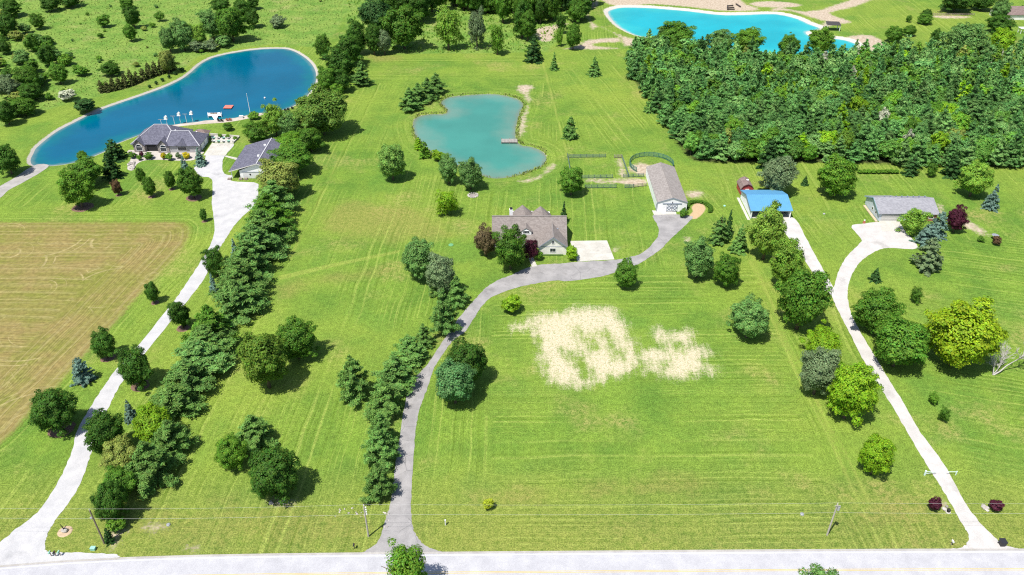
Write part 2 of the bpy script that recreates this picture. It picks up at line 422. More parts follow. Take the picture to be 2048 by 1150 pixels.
# mowing: distance across the mower's lines, zone by zone
def across(p0, p1):
    a, b = P(*p0), P(*p1); e = (b - a).normalized()
    return (gp[:, 0] - a.x) * e.y - (gp[:, 1] - a.y) * e.x
mow = across((594, 488), (697, 288)).astype(np.float32)
def zone(poly, vals):
    mm = np.zeros(len(gp), bool); mm[near] = sdf(gp[near], xy(poly, 1)) < 0
    mow[mm] = vals[mm]
zone([(1085,110),(1240,110),(1400,335),(1130,330)], across((1085, 120), (1124, 270)) + 300)
zone([(1095,100),(1250,100),(1400,340),(1480,420),(1390,560),(1340,500),(1385,430),(1280,330),(1200,300)], across((1180, 150), (1330, 330)) + 600)
zone([(830,640),(1000,600),(1010,760),(980,1110),(830,1110)], across((905, 1000), (925, 800)) + 900)
zone([(980,560),(1500,520),(1560,640),(1760,1110),(975,1110)], across((900, 960), (1500, 955)) + 1200)
zone([(1500,480),(1560,520),(1780,1110),(1690,1110),(1600,800)], across((1560, 640), (1720, 960)) + 1500)
zone([(1700,500),(2300,450),(2300,1110),(2050,1110),(1740,650)], across((1750, 520), (2040, 560)) + 1800)
zone([(1560,380),(1700,440),(1720,480),(1670,560),(1600,470)], across((1590, 400), (1690, 520)) + 2100)
mh = d_hay < 9
lin = across((40, 520), (300, 522)); edge_ = np.clip((-d_hay - 12) / 14, 0, 1)
mow[mh] = (np.where(-d_hay < 16, d_hay + 2500, lin + 2900))[mh]
ml = (d_lake > 0) & (d_lake < 14) & (gp[:, 0] < P(560, 100).x)
mow[ml] = d_lake[ml] + 3000
mp = (d_pond > 0) & (d_pond < 9)
mow[mp] = d_pond[mp] + 3300
mz = (gp[:, 1] > P(1024, 165).y) & (gp[:, 0] < P(1090, 130).x) & (gp[:, 0] > P(700, 130).x) & (gp[:, 1] < 420)
mow[mz] = (across((740, 130), (1080, 128)) + 3600)[mz]

def bank(dd, deep, run, lip=0.0): return np.where(dd < lip, -deep * np.clip((lip - dd) / run, 0, 1), 0)
gz = bank(d_lake, 3.0, 9.0, 1.6) + bank(d_pond, 2.0, 4.0, 0.6) + bank(d_quar, 3.0, 8.0, 2.0)
roll = 0.0
me = bpy.data.meshes.new('ground')
nx, ny = len(GX), len(GY)
co = np.stack([gp[:, 0], gp[:, 1], gz], 1).astype(np.float32)
me.vertices.add(nx * ny); me.vertices.foreach_set('co', co.ravel())
ii = (np.arange(ny - 1)[:, None] * nx + np.arange(nx - 1)[None, :]).ravel()
quads = np.stack([ii, ii + 1, ii + nx + 1, ii + nx], 1).astype(np.int32)
nq = len(quads)
me.loops.add(nq * 4); me.loops.foreach_set('vertex_index', quads.ravel())
me.polygons.add(nq); me.polygons.foreach_set('loop_start', np.arange(0, nq * 4, 4, dtype=np.int32))
me.polygons.foreach_set('use_smooth', np.ones(nq, bool))
for nm, arr in (('lake', d_lake), ('pond', d_pond), ('quarry', d_quar), ('hay', d_hay), ('straw', d_straw), ('meadow', d_mead), ('bare', d_bare), ('pile', d_mulch), ('dry', d_dry), ('pale', d_pale), ('wood', d_wood), ('mow', mow)):
    a = me.attributes.new(nm, 'FLOAT', 'POINT'); a.data.foreach_set('value', arr.astype(np.float32))
me.update(); me.validate()

gm, n = new_mat('ground_cover'); b = NB(n)
pos = b.node('ShaderNodeNewGeometry').outputs['Position']
big = b.noise(pos, 0.018, 4, 0.55)
mid = b.noise(pos, 0.11, 5, 0.6)
fine = b.noise(pos, 0.9, 5, 0.65)
grit = b.noise(pos, 3.6, 3, 0.75)
mw = b.attr('mow')
wob = b.math('ADD', mw, b.math('MULTIPLY', b.math('SUBTRACT', b.noise(pos, 0.05, 2), 0.5), 2.2))
st1 = b.noise(None, 0.62, 3, 0.75, dim='1D', w=wob)                    # passes of the mower
st2 = b.noise(None, 2.3, 2, 0.6, dim='1D', w=wob)                      # wheel marks
g_dark, g_mid, g_yel, g_dry = (0.078, 0.158, 0.023), (0.138, 0.224, 0.031), (0.186, 0.246, 0.038), (0.255, 0.222, 0.080)
lawn = b.mix(b.ramp(mid, 0.3, 0.72), g_dark, g_mid)
lawn = b.mix(b.ramp(big, 0.35, 0.7, 0, 0.8), lawn, g_yel)
lawn = b.mix(b.ramp(b.noise(pos, 0.035, 5, 0.6), 0.50, 0.68, 0, 0.55), lawn, (0.072, 0.168, 0.026))
dry = b.math('MULTIPLY', b.ramp(b.noise(pos, 0.045, 5, 0.65), 0.52, 0.72), b.ramp(fine, 0.35, 0.6))
lawn = b.mix(b.math('MULTIPLY', dry, 0.75), lawn, g_dry)
psep = b.node('ShaderNodeSeparateXYZ'); b.link(pos, psep.inputs[0])
verge = b.ramp(psep.outputs[1], 93, 118, 0.5, 0.0)
dz = b.ramp(b.math('ADD', b.attr('dry'), b.math('MULTIPLY', b.math('SUBTRACT', mid, 0.5), 16.0)), -4.0, 3.5, 0.62, 0.0)
lawn = b.mix(b.math('MULTIPLY', b.math('MAXIMUM', dz, verge), b.ramp(fine, 0.28, 0.6, 0.35, 1.0)), lawn, (0.205, 0.185, 0.055))
lawn = b.mix(b.ramp(b.math('ADD', b.attr('pale'), b.math('MULTIPLY', b.math('SUBTRACT', fine, 0.5), 1.6)), -0.2, 0.35, 0.4, 0.0), lawn, (0.28, 0.31, 0.07))
stripe_amt = b.ramp(b.noise(pos, 0.03, 2), 0.35, 0.6, 0.35, 1.0)
rows = b.math('MULTIPLY', b.math('SINE', b.math('MULTIPLY', wob, 4.4)), b.ramp(b.noise(pos, 0.05, 4, 0.7), 0.42, 0.66, 0.01, 0.10))
sk = b.math('MULTIPLY', b.math('ADD', b.math('SUBTRACT', b.math('ADD', b.math('MULTIPLY', st1, 0.6), b.math('MULTIPLY', st2, 0.4)), 0.5), rows), stripe_amt)
lawn = b.mix(b.math('MULTIPLY', b.ramp(sk, 0.02, 0.16), 0.55), lawn, (0.245, 0.300, 0.065))
lawn = b.mix(b.math('MULTIPLY', b.ramp(sk, -0.02, -0.16), 0.5), lawn, (0.075, 0.125, 0.012))
lawn = b.scale(lawn, b.math('MULTIPLY', b.ramp(fine, 0.25, 0.75, 0.80, 1.20), b.ramp(grit, 0.25, 0.75, 0.55, 1.45)))
# hay stubble
hay = b.mix(b.ramp(mid, 0.35, 0.7), (0.212, 0.166, 0.062), (0.156, 0.162, 0.036))
hay = b.mix(b.ramp(st1, 0.48, 0.66, 0, 0.6), hay, (0.285, 0.245, 0.108))
arc = b.node('ShaderNodeTexVoronoi', feature='F1'); arc.inputs['Scale'].default_value = 0.05; b.link(pos, arc.inputs['Vector'])
an = b.noise(None, 1.0, 3, 0.7, dim='1D', w=b.math('MULTIPLY', arc.outputs['Distance'], 22.0))
hay = b.mix(b.math('MULTIPLY', b.ramp(an, 0.58, 0.68, 0, 0.6), b.ramp(b.noise(pos, 0.08, 3), 0.45, 0.6)), hay, (0.34, 0.285, 0.14))
hay = b.mix(b.ramp(b.noise(pos, 0.03, 4), 0.46, 0.66, 0, 0.75), hay, (0.150, 0.172, 0.03))
hay = b.scale(hay, b.math('MULTIPLY', b.ramp(fine, 0.25, 0.75, 0.75, 1.22), b.ramp(st2, 0.3, 0.7, 0.86, 1.14)))
wig = b.math('MULTIPLY', b.math('SUBTRACT', fine, 0.5), 3.2)
col = b.mix(b.ramp(b.math('ADD', b.attr('hay'), wig), -1.3, 1.3, 1, 0), lawn, hay)
# rough meadow
mead = b.mix(b.ramp(mid, 0.3, 0.7), (0.098, 0.195, 0.032), (0.170, 0.248, 0.050))
mead = b.mix(b.ramp(b.noise(pos, 0.06, 5, 0.7), 0.52, 0.72, 0, 0.8), mead, (0.235, 0.245, 0.085))
mead = b.mix(b.ramp(b.noise(pos, 0.28, 5, 0.75), 0.58, 0.70, 0, 0.6), mead, (0.085, 0.135, 0.025))
mead = b.scale(mead, b.math('MULTIPLY', b.ramp(fine, 0.25, 0.75, 0.6, 1.35), b.ramp(grit, 0.25, 0.75, 0.75, 1.25)))
col = b.mix(b.ramp(b.math('ADD', b.attr('meadow'), wig), -1.5, 1.5, 1, 0), col, mead)
# litter under the wood
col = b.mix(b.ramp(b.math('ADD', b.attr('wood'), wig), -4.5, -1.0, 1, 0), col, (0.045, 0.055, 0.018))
# straw
sfine = b.noise(pos, 1.8, 4, 0.75)
smap = b.node('ShaderNodeMapping'); smap.inputs['Rotation'].default_value = (0, 0, -0.22); smap.inputs['Scale'].default_value = (1.0, 0.16, 1.0); b.link(pos, smap.inputs[0])
streak = b.noise(smap.outputs[0], 0.55, 4, 0.65)
sd = b.math('ADD', b.math('ADD', b.attr('straw'), 0.1), b.math('ADD', b.math('MULTIPLY', b.math('SUBTRACT', b.noise(pos, 0.3, 5, 0.75), 0.5), 6.5), b.math('MULTIPLY', b.math('SUBTRACT', streak, 0.5), 8.0)))
sm = b.ramp(b.math('ADD', sd, b.math('MULTIPLY', b.math('SUBTRACT', b.noise(pos, 2.6, 4, 0.8), 0.47), 11.0)), -2.0, 2.0, 1, 0)
strawc = b.mix(b.ramp(grit, 0.32, 0.62), (0.33, 0.275, 0.165), (0.57, 0.505, 0.38))
col = b.mix(b.math('MULTIPLY', sm, b.ramp(b.noise(pos, 1.3, 4, 0.75), 0.36, 0.5, 0.45, 0.95)), col, strawc)
# bare soil and sand
bd = b.math('ADD', b.attr('bare'), b.math('MULTIPLY', b.math('SUBTRACT', b.noise(pos, 0.4, 5, 0.75), 0.5), 6.0))
bm_ = b.ramp(b.math('ADD', bd, b.math('MULTIPLY', b.math('SUBTRACT', sfine, 0.5), 6.0)), -1.6, 0.9, 1, 0)
soil = b.mix(b.ramp(fine, 0.3, 0.7), (0.28, 0.22, 0.155), (0.46, 0.39, 0.31))
col = b.mix(bm_, col, soil)
col = b.mix(b.ramp(b.math('ADD', b.attr('pile'), b.math('MULTIPLY', wig, 0.25)), -0.25, 0.25, 1, 0), col, b.mix(fine, (0.36, 0.24, 0.13), (0.48, 0.37, 0.24)))
# shores
lk = b.math('ADD', b.attr('lake'), b.math('MULTIPLY', b.math('SUBTRACT', fine, 0.5), 1.3))
col = b.mix(b.ramp(lk, 0.85, 1.35, 1, 0), col, b.mix(grit, (0.25, 0.23, 0.2), (0.45, 0.42, 0.38)))
qk = b.math('ADD', b.attr('quarry'), b.math('MULTIPLY', b.math('SUBTRACT', fine, 0.5), 2.6))
col = b.mix(b.ramp(qk, 1.9, 3.0, 1, 0), col, b.mix(grit, (0.36, 0.33, 0.29), (0.54, 0.51, 0.47)))
pk = b.math('ADD', b.attr('pond'), b.math('MULTIPLY', b.math('SUBTRACT', fine, 0.5), 2.6))
col = b.mix(b.ramp(pk, -0.2, 0.25, 1, 0), col, b.mix(grit, (0.20, 0.17, 0.13), (0.38, 0.34, 0.27)))
bmp = b.bump(b.math('ADD', b.math('MULTIPLY', fine, 0.5), b.math('MULTIPLY', grit, 0.6)), 0.5, 0.2)
b.out(b.principled(col, 0.95, bmp, 0.08))
ground = link('ground', me, gm)
tag(ground, kind='structure')

# ------------------------------------------------------------------ water
def water(name, poly, level, deep, shallow, band, glossy=0.09, edge=None):
    pl = xy(poly)
    x0, y0 = pl.min(0) - 3; x1, y1 = pl.max(0) + 3
    st = 1.5
    ax, ay = np.arange(x0, x1, st), np.arange(y0, y1, st)
    X, Y = np.meshgrid(ax, ay)
    q = np.stack([X.ravel(), Y.ravel()], 1); dd = sdf(q, pl)
    keep = (dd < 3.2).reshape(X.shape)
    kq = keep[:-1, :-1] & keep[1:, :-1] & keep[:-1, 1:] & keep[1:, 1:]
    r, c = np.nonzero(kq); w = len(ax)
    i0 = r * w + c
    fs = np.stack([i0, i0 + 1, i0 + w + 1, i0 + w], 1)
    used, inv = np.unique(fs, return_inverse=True)
    me = bpy.data.meshes.new(name)
    me.from_pydata([(q[i, 0], q[i, 1], level) for i in used], [], inv.reshape(-1, 4).tolist())
    a = me.attributes.new('shore', 'FLOAT', 'POINT'); a.data.foreach_set('value', dd[used].astype(np.float32))
    m, n = new_mat(name + '_water'); b = NB(n)
    pos = b.node('ShaderNodeNewGeometry').outputs['Position']
    sh = b.math('ADD', b.attr('shore'), b.math('MULTIPLY', b.math('SUBTRACT', b.noise(pos, 0.09, 4), 0.5), band * 1.6))
    col = b.mix(b.ramp(sh, -band, 0.0), deep, shallow)
    if edge: col = b.mix(b.ramp(b.math('ADD', b.attr('shore'), b.math('MULTIPLY', b.math('SUBTRACT', b.noise(pos, 0.3, 3), 0.5), 2.5)), -2.0, 0.3, 0, 0.8), col, edge)
    col = b.scale(col, b.ramp(b.noise(pos, 0.05, 3), 0.3, 0.7, 0.92, 1.08))
    mp = b.node('ShaderNodeMapping'); mp.inputs['Scale'].default_value = (1.0, 2.2, 1.0); mp.inputs['Rotation'].default_value = (0, 0, 0.5)
    b.link(pos, mp.inputs[0])
    nn = b.bump(b.noise(mp.outputs[0], 0.9, 3, 0.6), 0.12, 0.25)
    b.out(b.principled(col, glossy, nn, 0.22))
    return tag(link(name, me, m), kind='structure')
water('lake_water', LAKE, -0.53, (0.0, 0.083, 0.155), (0.0, 0.115, 0.15), 9.0, edge=(0.11, 0.175, 0.175))
water('pond_water', POND, -0.30, (0.045, 0.195, 0.160), (0.10, 0.205, 0.165), 10.0, edge=(0.15, 0.17, 0.125))
water('quarry_water', QUARRY, -0.75, (0.0, 0.29, 0.345), (0.015, 0.33, 0.345), 12.0, edge=(0.24, 0.36, 0.35))

# ------------------------------------------------------------------ drives, lanes and the road
def sheet(name, poly, z, mat, n=4, thick=0.06, wob=0.0, pts=None):
    pts = pts or (smooth_closed(PL(poly), n) if n > 1 else PL(poly))
    if wob:
        pts = [p + Vector((random.uniform(-wob, wob), random.uniform(-wob, wob), 0)) for p in pts]
    pts = [Vector((p.x, p.y, z)) for p in pts]
    tris = geometry.tessellate_polygon([pts])
    k = len(pts)
    vs = [tuple(p) for p in pts] + [(p.x, p.y, z - thick) for p in pts]
    fs = [tuple(t) for t in tris] + [(i, (i + 1) % k, k + (i + 1) % k, k + i) for i in range(k)]
    me = bpy.data.meshes.new(name); me.from_pydata(vs, [], fs)
    bm = bmesh.new(); bm.from_mesh(me); bmesh.ops.recalc_face_normals(bm, faces=bm.faces)
    bm.faces.ensure_lookup_table()
    if bm.faces[0].normal.z < 0: bmesh.ops.reverse_faces(bm, faces=bm.faces)
    bm.to_mesh(me); bm.free()
    return tag(link(name, me, mat), kind='structure')

def drive_mat(name, c1, c2, patch, pamt=0.5, cracks=False):
    m, n = new_mat(name); b = NB(n)
    pos = b.node('ShaderNodeNewGeometry').outputs['Position']
    col = b.mix(b.ramp(b.noise(pos, 0.35, 5, 0.6), 0.3, 0.7), c1, c2)
    col = b.mix(b.math('MULTIPLY', b.ramp(b.noise(pos, 0.13, 5, 0.65), 0.55, 0.7), pamt), col, patch)
    if cracks:
        v = b.node('ShaderNodeTexVoronoi', feature='DISTANCE_TO_EDGE'); v.inputs['Scale'].default_value = 0.22
        b.link(pos, v.inputs['Vector'])
        col = b.mix(b.math('MULTIPLY', b.ramp(v.outputs['Distance'], 0.0, 0.02, 1, 0), b.ramp(b.noise(pos, 0.2, 3), 0.45, 0.6, 0, 0.5)), col, (0.08, 0.08, 0.08))
    g = b.noise(pos, 7.0, 3, 0.7)
    col = b.scale(col, b.ramp(g, 0.25, 0.75, 0.86, 1.12))
    b.out(b.principled(col, 0.95, b.bump(g, 0.35, 0.04), 0.12)); return m
M_GRAV = drive_mat('drive_gravel', (0.37, 0.37, 0.38), (0.44, 0.435, 0.44), (0.29, 0.29, 0.30), 0.75)
M_GRAV2 = drive_mat('drive_limestone', (0.40, 0.385, 0.37), (0.47, 0.45, 0.435), (0.30, 0.285, 0.27), 0.7)
M_ASPH = drive_mat('drive_asphalt', (0.225, 0.218, 0.218), (0.305, 0.294, 0.292), (0.16, 0.152, 0.148), 0.65, True)
M_ROAD = drive_mat('road_asphalt', (0.35, 0.35, 0.375), (0.41, 0.41, 0.43), (0.30, 0.30, 0.32), 0.45, False)
M_CONC = drive_mat('pad_concrete', (0.39, 0.375, 0.335), (0.47, 0.455, 0.415), (0.28, 0.265, 0.235), 0.8)
M_PATH = drive_mat('path_gravel', (0.25, 0.24, 0.23), (0.34, 0.325, 0.31), (0.18, 0.17, 0.155), 0.6)
sheet('gravel_drive', GRAVEL_DRIVE, 0.030, M_GRAV, 7, wob=0.12)
sheet('asphalt_drive', ASPHALT_DRIVE, 0.034, M_ASPH, 7, wob=0.11)
sheet('limestone_drive', EAST_DRIVE, 0.030, M_GRAV2, 7, wob=0.11)
sheet('limestone_lane', BARN_LANE, 0.022, M_GRAV2, 6, wob=0.1)
sheet('lake_path', LAKE_PATH, 0.030, M_PATH, 3, wob=0.08)

# concrete: slabs with joints
def slabs(name, corners, z, nu, nv, gap=0.05, mat=None):
    """a quad given by its four corners (left-near, right-near, right-far, left-far) cast as nu x nv slabs"""
    A, B, C, D = corners
    base = Vector((sum(p.x for p in corners) / 4, sum(p.y for p in corners) / 4, 0))
    bed = MB(); bed.add([(p.x, p.y, z - 0.03) for p in corners] + [(p.x, p.y, 0.0) for p in corners], [(0,1,2,3),(0,4,5,1),(1,5,6,2),(2,6,7,3),(3,7,4,0)])
    root = link(name, bed.mesh(name, base), mat or M_CONC); root.location = base; tag(root, kind='structure')
    for i in range(nu):
        for j in range(nv):
            u0, u1, v0, v1 = i / nu, (i + 1) / nu, j / nv, (j + 1) / nv
            q = []
            for u, v in ((u0, v0), (u1, v0), (u1, v1), (u0, v1)):
                p = (A * (1 - u) + B * u) * (1 - v) + (D * (1 - u) + C * u) * v
                q.append(p)
            c = sum(q, Vector()) / 4
            q = [p + (c - p).normalized() * gap for p in q]
            mb = MB(); mb.add([(p.x, p.y, z) for p in q] + [(p.x, p.y, z - 0.06) for p in q], [(0,1,2,3),(0,4,5,1),(1,5,6,2),(2,6,7,3),(3,7,4,0)])
            part('slab', mb, mat or M_CONC, root, base=base)
    return root
slabs('parking_pad', [P(1155,523), P(1229,519), P(1214,481), P(1140,482)], 0.06, 3, 3)
slabs('barn_apron', [P(1308,430), P(1353,429), P(1352,424), P(1304,421)], 0.07, 3, 1)
slabs('garage_apron', [P(1764,463), P(1811,463), P(1796,439), P(1757,439)], 0.05, 2, 2)
slabs('house_apron', [P(407,311), P(451,311), P(467,287), P(424,286)], 0.05, 3, 3)
slabs('front_walk', [P(1064,534), P(1075,533), P(1066,515), P(1057,516)], 0.06, 1, 4)
slabs('side_walk', [P(449,313), P(473,320), P(476,316), P(452,311)], 0.05, 4, 1)

# the road, straight but for the bend on its left
edge_px = [(-520,1215),(-260,1165),(-120,1148),(0,1134),(128,1126),(256,1119),(384,1116),(512,1113),(768,1111),(1024,1110),(1280,1108),(1536,1105),(1792,1104),(2048,1104),(2400,1104),(3000,1104)]
E = [P(*p) for p in edge_px]
for k in range(3): E = [E[0]] + [(E[i-1] + E[i]*2 + E[i+1]) / 4 for i in range(1, len(E)-1)] + [E[-1]]
def off(line, dd):
    out = []
    for i, p in enumerate(line):
        t = (line[min(i+1, len(line)-1)] - line[max(i-1, 0)]).normalized()
        out.append(p + Vector((-t.y, t.x, 0)) * dd)
    return out
def strip(name, line, a, bb, z, mat, dash=None):
    L, R = off(line, a), off(line, bb)
    mb = MB(); vs = [(p.x, p.y, z) for p in L] + [(p.x, p.y, z) for p in R]; k = len(L)
    mb.add(vs, [(k+i, k+i+1, i+1, i) for i in range(k-1)])
    me = mb.mesh(name)
    if me.polygons[0].normal.z < 0: me.flip_normals()
    return tag(link(name, me, mat), kind='structure')
M_LINE = drive_mat('white_line_paint', (0.6, 0.6, 0.6), (0.68, 0.68, 0.68), (0.5, 0.5, 0.5), 0.4)
M_YEL = drive_mat('yellow_line_paint', (0.50, 0.37, 0.12), (0.54, 0.42, 0.17), (0.42, 0.38, 0.27), 0.5)
M_SHOULDER = drive_mat('shoulder_gravel', (0.30, 0.285, 0.27), (0.38, 0.365, 0.345), (0.22, 0.20, 0.15), 0.6)
strip('road_shoulder', E, 0.75, -8.2, 0.040, M_SHOULDER)
strip('road', E, 0.30, -7.6, 0.055, M_ROAD)
strip('edge_line', E, 0.06, -0.09, 0.060, M_LINE)
strip('centre_line', E, -3.42, -3.54, 0.060, M_YEL)
strip('centre_line', E, -3.70, -3.82, 0.060, M_YEL)
strip('edge_line', E, -7.15, -7.3, 0.060, M_LINE)
# ------------------------------------------------------------------ trees: foliage meshes
def leaf_mesh(name, c, nrm, size, aspect=1.0, wid=0.62):
    """one small quad per leaf clump: centres c, facing nrm (jittered), side size"""
    k = len(c)
    nrm = nrm + RNG.normal(0, 0.36, (k, 3)); nrm /= np.linalg.norm(nrm, axis=1)[:, None] + 1e-9
    t = RNG.normal(0, 1, (k, 3)); t -= nrm * (t * nrm).sum(1)[:, None]; t /= np.linalg.norm(t, axis=1)[:, None] + 1e-9
    bt = np.cross(nrm, t)
    s = size[:, None]
    a = c + t * s * aspect; cc = c - t * s * aspect
    bb = c + bt * s * wid + nrm * s * 0.15; dd = c - bt * s * wid + nrm * s * 0.15
    v = np.stack([a, bb, cc, dd], 1).reshape(-1, 3).astype(np.float32)
    return v
def quads_to_mesh(name, v, mats, solid=None):
    k = len(v) // 4
    nv = len(v); vs = v; loops = np.arange(nv, dtype=np.int32); starts = np.arange(0, nv, 4, dtype=np.int32)
    midx = np.zeros(k, np.int32)
    if solid is not None:                       # a few wooden faces (all quads) with material 1
        sv = np.array(solid.v, np.float32); sf = np.array([f for f in solid.f if len(f) == 4], np.int32) + nv
        vs = np.concatenate([v, sv]); loops = np.concatenate([loops, sf.ravel()])
        starts = np.arange(0, len(loops), 4, dtype=np.int32); midx = np.concatenate([midx, np.ones(len(sf), np.int32)])
    me = bpy.data.meshes.new(name)
    me.vertices.add(len(vs)); me.vertices.foreach_set('co', vs.ravel())
    me.loops.add(len(loops)); me.loops.foreach_set('vertex_index', loops)
    me.polygons.add(len(starts)); me.polygons.foreach_set('loop_start', starts)
    for m in mats: me.materials.append(m)
    me.polygons.foreach_set('material_index', midx)
    me.update(); me.validate()
    return me
def unit(k):
    v = RNG.normal(0, 1, (k, 3)); return v / np.linalg.norm(v, axis=1)[:, None]

def crown_verts(leaves=6500, clumps=60, leaf=0.07, rough=0.22, flat=0.92, gaps=0.0, top=1.0):
    """unit crown: fits about -1..1 on each axis"""
    cen = unit(clumps); r = RNG.uniform(0.58, 0.90, clumps)
    lob = 1 + rough * np.sin(cen[:, 0] * 3 + 1.3) * np.cos(cen[:, 1] * 2.5 + cen[:, 2] * 2) + RNG.normal(0, rough * 0.45, clumps)
    cen = cen * (r * lob)[:, None]
    cen[:, 2] = np.where(cen[:, 2] < 0, cen[:, 2] * flat, cen[:, 2] * top)
    rad = RNG.uniform(0.13, 0.27, clumps) * (70 / clumps) ** 0.25
    w = rad ** 2; w /= w.sum()
    idx = RNG.choice(clumps, leaves, p=w)
    u = unit(leaves); u[:, 2] = np.where(u[:, 2] < -0.25, -u[:, 2], u[:, 2])
    rr = rad[idx] * RNG.uniform(0.55, 1.08, leaves)
    c = cen[idx] + u * rr[:, None] * np.array([1.0, 1.0, 0.8])
    # dark heart: larger leaves inside so that no light passes straight through
    inner = int(leaves * 0.10)
    ci = unit(inner) * RNG.uniform(0.1, 0.6, inner)[:, None]; ci[:, 2] *= flat
    skin = RNG.random(leaves) < 0.22
    us = unit(leaves); cs_ = us * (RNG.uniform(0.66, 0.9, leaves) * (1 + rough * 0.5 * np.sin(us[:, 0] * 3 + 1.3) * np.cos(us[:, 1] * 2.5 + us[:, 2] * 2)))[:, None]
    cs_[:, 2] = np.where(cs_[:, 2] < 0, cs_[:, 2] * flat, cs_[:, 2] * top)
    c = np.where(skin[:, None], cs_, c); u = np.where(skin[:, None], us, u)
    nrm = u + 0.55 * c / (np.linalg.norm(c, axis=1)[:, None] + 1e-6) + np.array([0, 0, 0.35])
    v = leaf_mesh('x', c, nrm, RNG.uniform(0.6, 1.3, leaves) * leaf)
    vi = leaf_mesh('x', ci, unit(inner), RNG.uniform(0.8, 1.4, inner) * leaf * 1.7)
    return np.concatenate([v, vi])
def trunk_mb(h=1.0, r=0.035, limbs=6, spread=0.45, seed=0):
    rg = random.Random(seed); mb = MB()
    mb.tube([(0,0,0),(0.01,0,0.25*h),(-0.01,0.015,0.6*h),(0.02,0,h)], [r*1.35, r, r*0.75, r*0.3], 8)
    for i in range(limbs):
        a = i * 2.4 + rg.uniform(-.3, .3); z = h * rg.uniform(0.35, 0.7); l = spread * rg.uniform(0.7, 1.1)
        mb.tube([(0,0,z),(math.cos(a)*l*.5, math.sin(a)*l*.5, z+0.18*h),(math.cos(a)*l, math.sin(a)*l, z+0.34*h)], [r*.55, r*.35, r*.12], 5)
    return mb
def pine_verts(leaves=6500, whorls=11, leaf=0.055, open_=0.5, taper=0.85, low=0.06):
    """white pine: tiers of level boughs carrying upturned tufts; radius 1 at its widest, height 0..1"""
    cs, ns = [], []
    boughs = []
    for w in range(whorls):
        f = w / (whorls - 1); z = low + f * (0.95 - low)
        prof = (1 - f) ** taper * (0.82 + 0.18 * min(1, f * 6)) + 0.05
        for k in range(RNG.integers(6, 9)):
            a = RNG.uniform(0, 2 * math.pi); l = prof * RNG.uniform(0.6, 1.12)
            boughs.append((a, l, z + RNG.uniform(-.03, .03)))
    B0 = np.array(boughs); L = B0[:, 1] + 0.08; idx = RNG.choice(len(boughs), leaves, p=L / L.sum())
    B = B0[idx]
    slot = RNG.integers(0, 5, leaves)                      # each bough carries five tufts
    off_ = RNG.uniform(-1, 1, (len(boughs), 5, 3))[idx, slot]
    t = np.clip(0.2 + 0.2 * slot + off_[:, 0] * 0.07, 0.05, 1.03)
    tuft = RNG.normal(0, 1, (leaves, 3)) * np.array([0.055, 0.055, 0.020])
    z = B[:, 2] + 0.07 * t * t * (1 - B[:, 2]) + np.abs(tuft[:, 2]) + off_[:, 2] * 0.014
    c = np.stack([np.cos(B[:, 0]) * B[:, 1] * t, np.sin(B[:, 0]) * B[:, 1] * t, z], 1)
    sd_w = off_[:, 1] * 0.13 * B[:, 1] * t
    c[:, 0] += -np.sin(B[:, 0]) * sd_w; c[:, 1] += np.cos(B[:, 0]) * sd_w
    c[:, :2] += tuft[:, :2] * (0.55 + B[:, 1:2])
    out_ = np.stack([np.cos(B[:, 0]), np.sin(B[:, 0]), np.zeros(leaves)], 1)
    nrm = out_ * 0.55 + np.array([0, 0, 0.75]) + RNG.normal(0, .3, (leaves, 3))
    v = leaf_mesh('x', c, nrm, RNG.uniform(0.6, 1.3, leaves) * leaf, 1.5, 0.45)
    v[:, 2] = v[:, 2]
    return v
def scale_z(v, k):
    """leaf quads were cut for a unit cube; keep them square once the tree is stretched"""
    q = v.reshape(-1, 4, 3).copy(); c = q.mean(1, keepdims=True); q[:, :, 2] = c[:, :, 2] + (q - c)[:, :, 2] * k
    return q.reshape(-1, 3)
def spruce_verts(leaves=6500, whorls=15, leaf=0.05, droop=0.10, taper=1.0, jit=0.16, low=0.03):
    """spruce: many tiers of boughs that droop and end in separate sprays"""
    boughs = []
    for w in range(whorls):
        f = (w + RNG.uniform(-.25, .25)) / (whorls - 1); f = min(max(f, 0), 1)
        prof = (1 - f) ** taper + 0.03
        for k in range(int(RNG.integers(8, 12) * (0.45 + 0.55 * prof)) + 3):
            boughs.append((RNG.uniform(0, 2 * math.pi), prof * RNG.uniform(1 - 2.2 * jit, 1 + jit * 0.6), low + f * (0.97 - low)))
    B0 = np.array(boughs); L = B0[:, 1] ** 1.3
    B = B0[RNG.choice(len(B0), leaves, p=L / L.sum())]
    t = np.sqrt(RNG.uniform(0.05, 1, leaves))
    side = RNG.normal(0, 1, leaves) * (0.10 + 0.05 * B[:, 1]) * (1.15 - t)
    ca, sa = np.cos(B[:, 0]), np.sin(B[:, 0])
    r = B[:, 1] * t
    z = B[:, 2] - droop * B[:, 1] * t * t + 0.035 * t * (t > 0.8) + np.abs(RNG.normal(0, 0.012, leaves))
    c = np.stack([ca * r - sa * side, sa * r + ca * side, np.clip(z, 0.01, 1.0)], 1)
    nrm = np.stack([ca * 0.6, sa * 0.6, np.full(leaves, 0.8)], 1)
    return leaf_mesh('x', c, nrm, RNG.uniform(0.6, 1.3, leaves) * leaf, 1.5, 0.5)

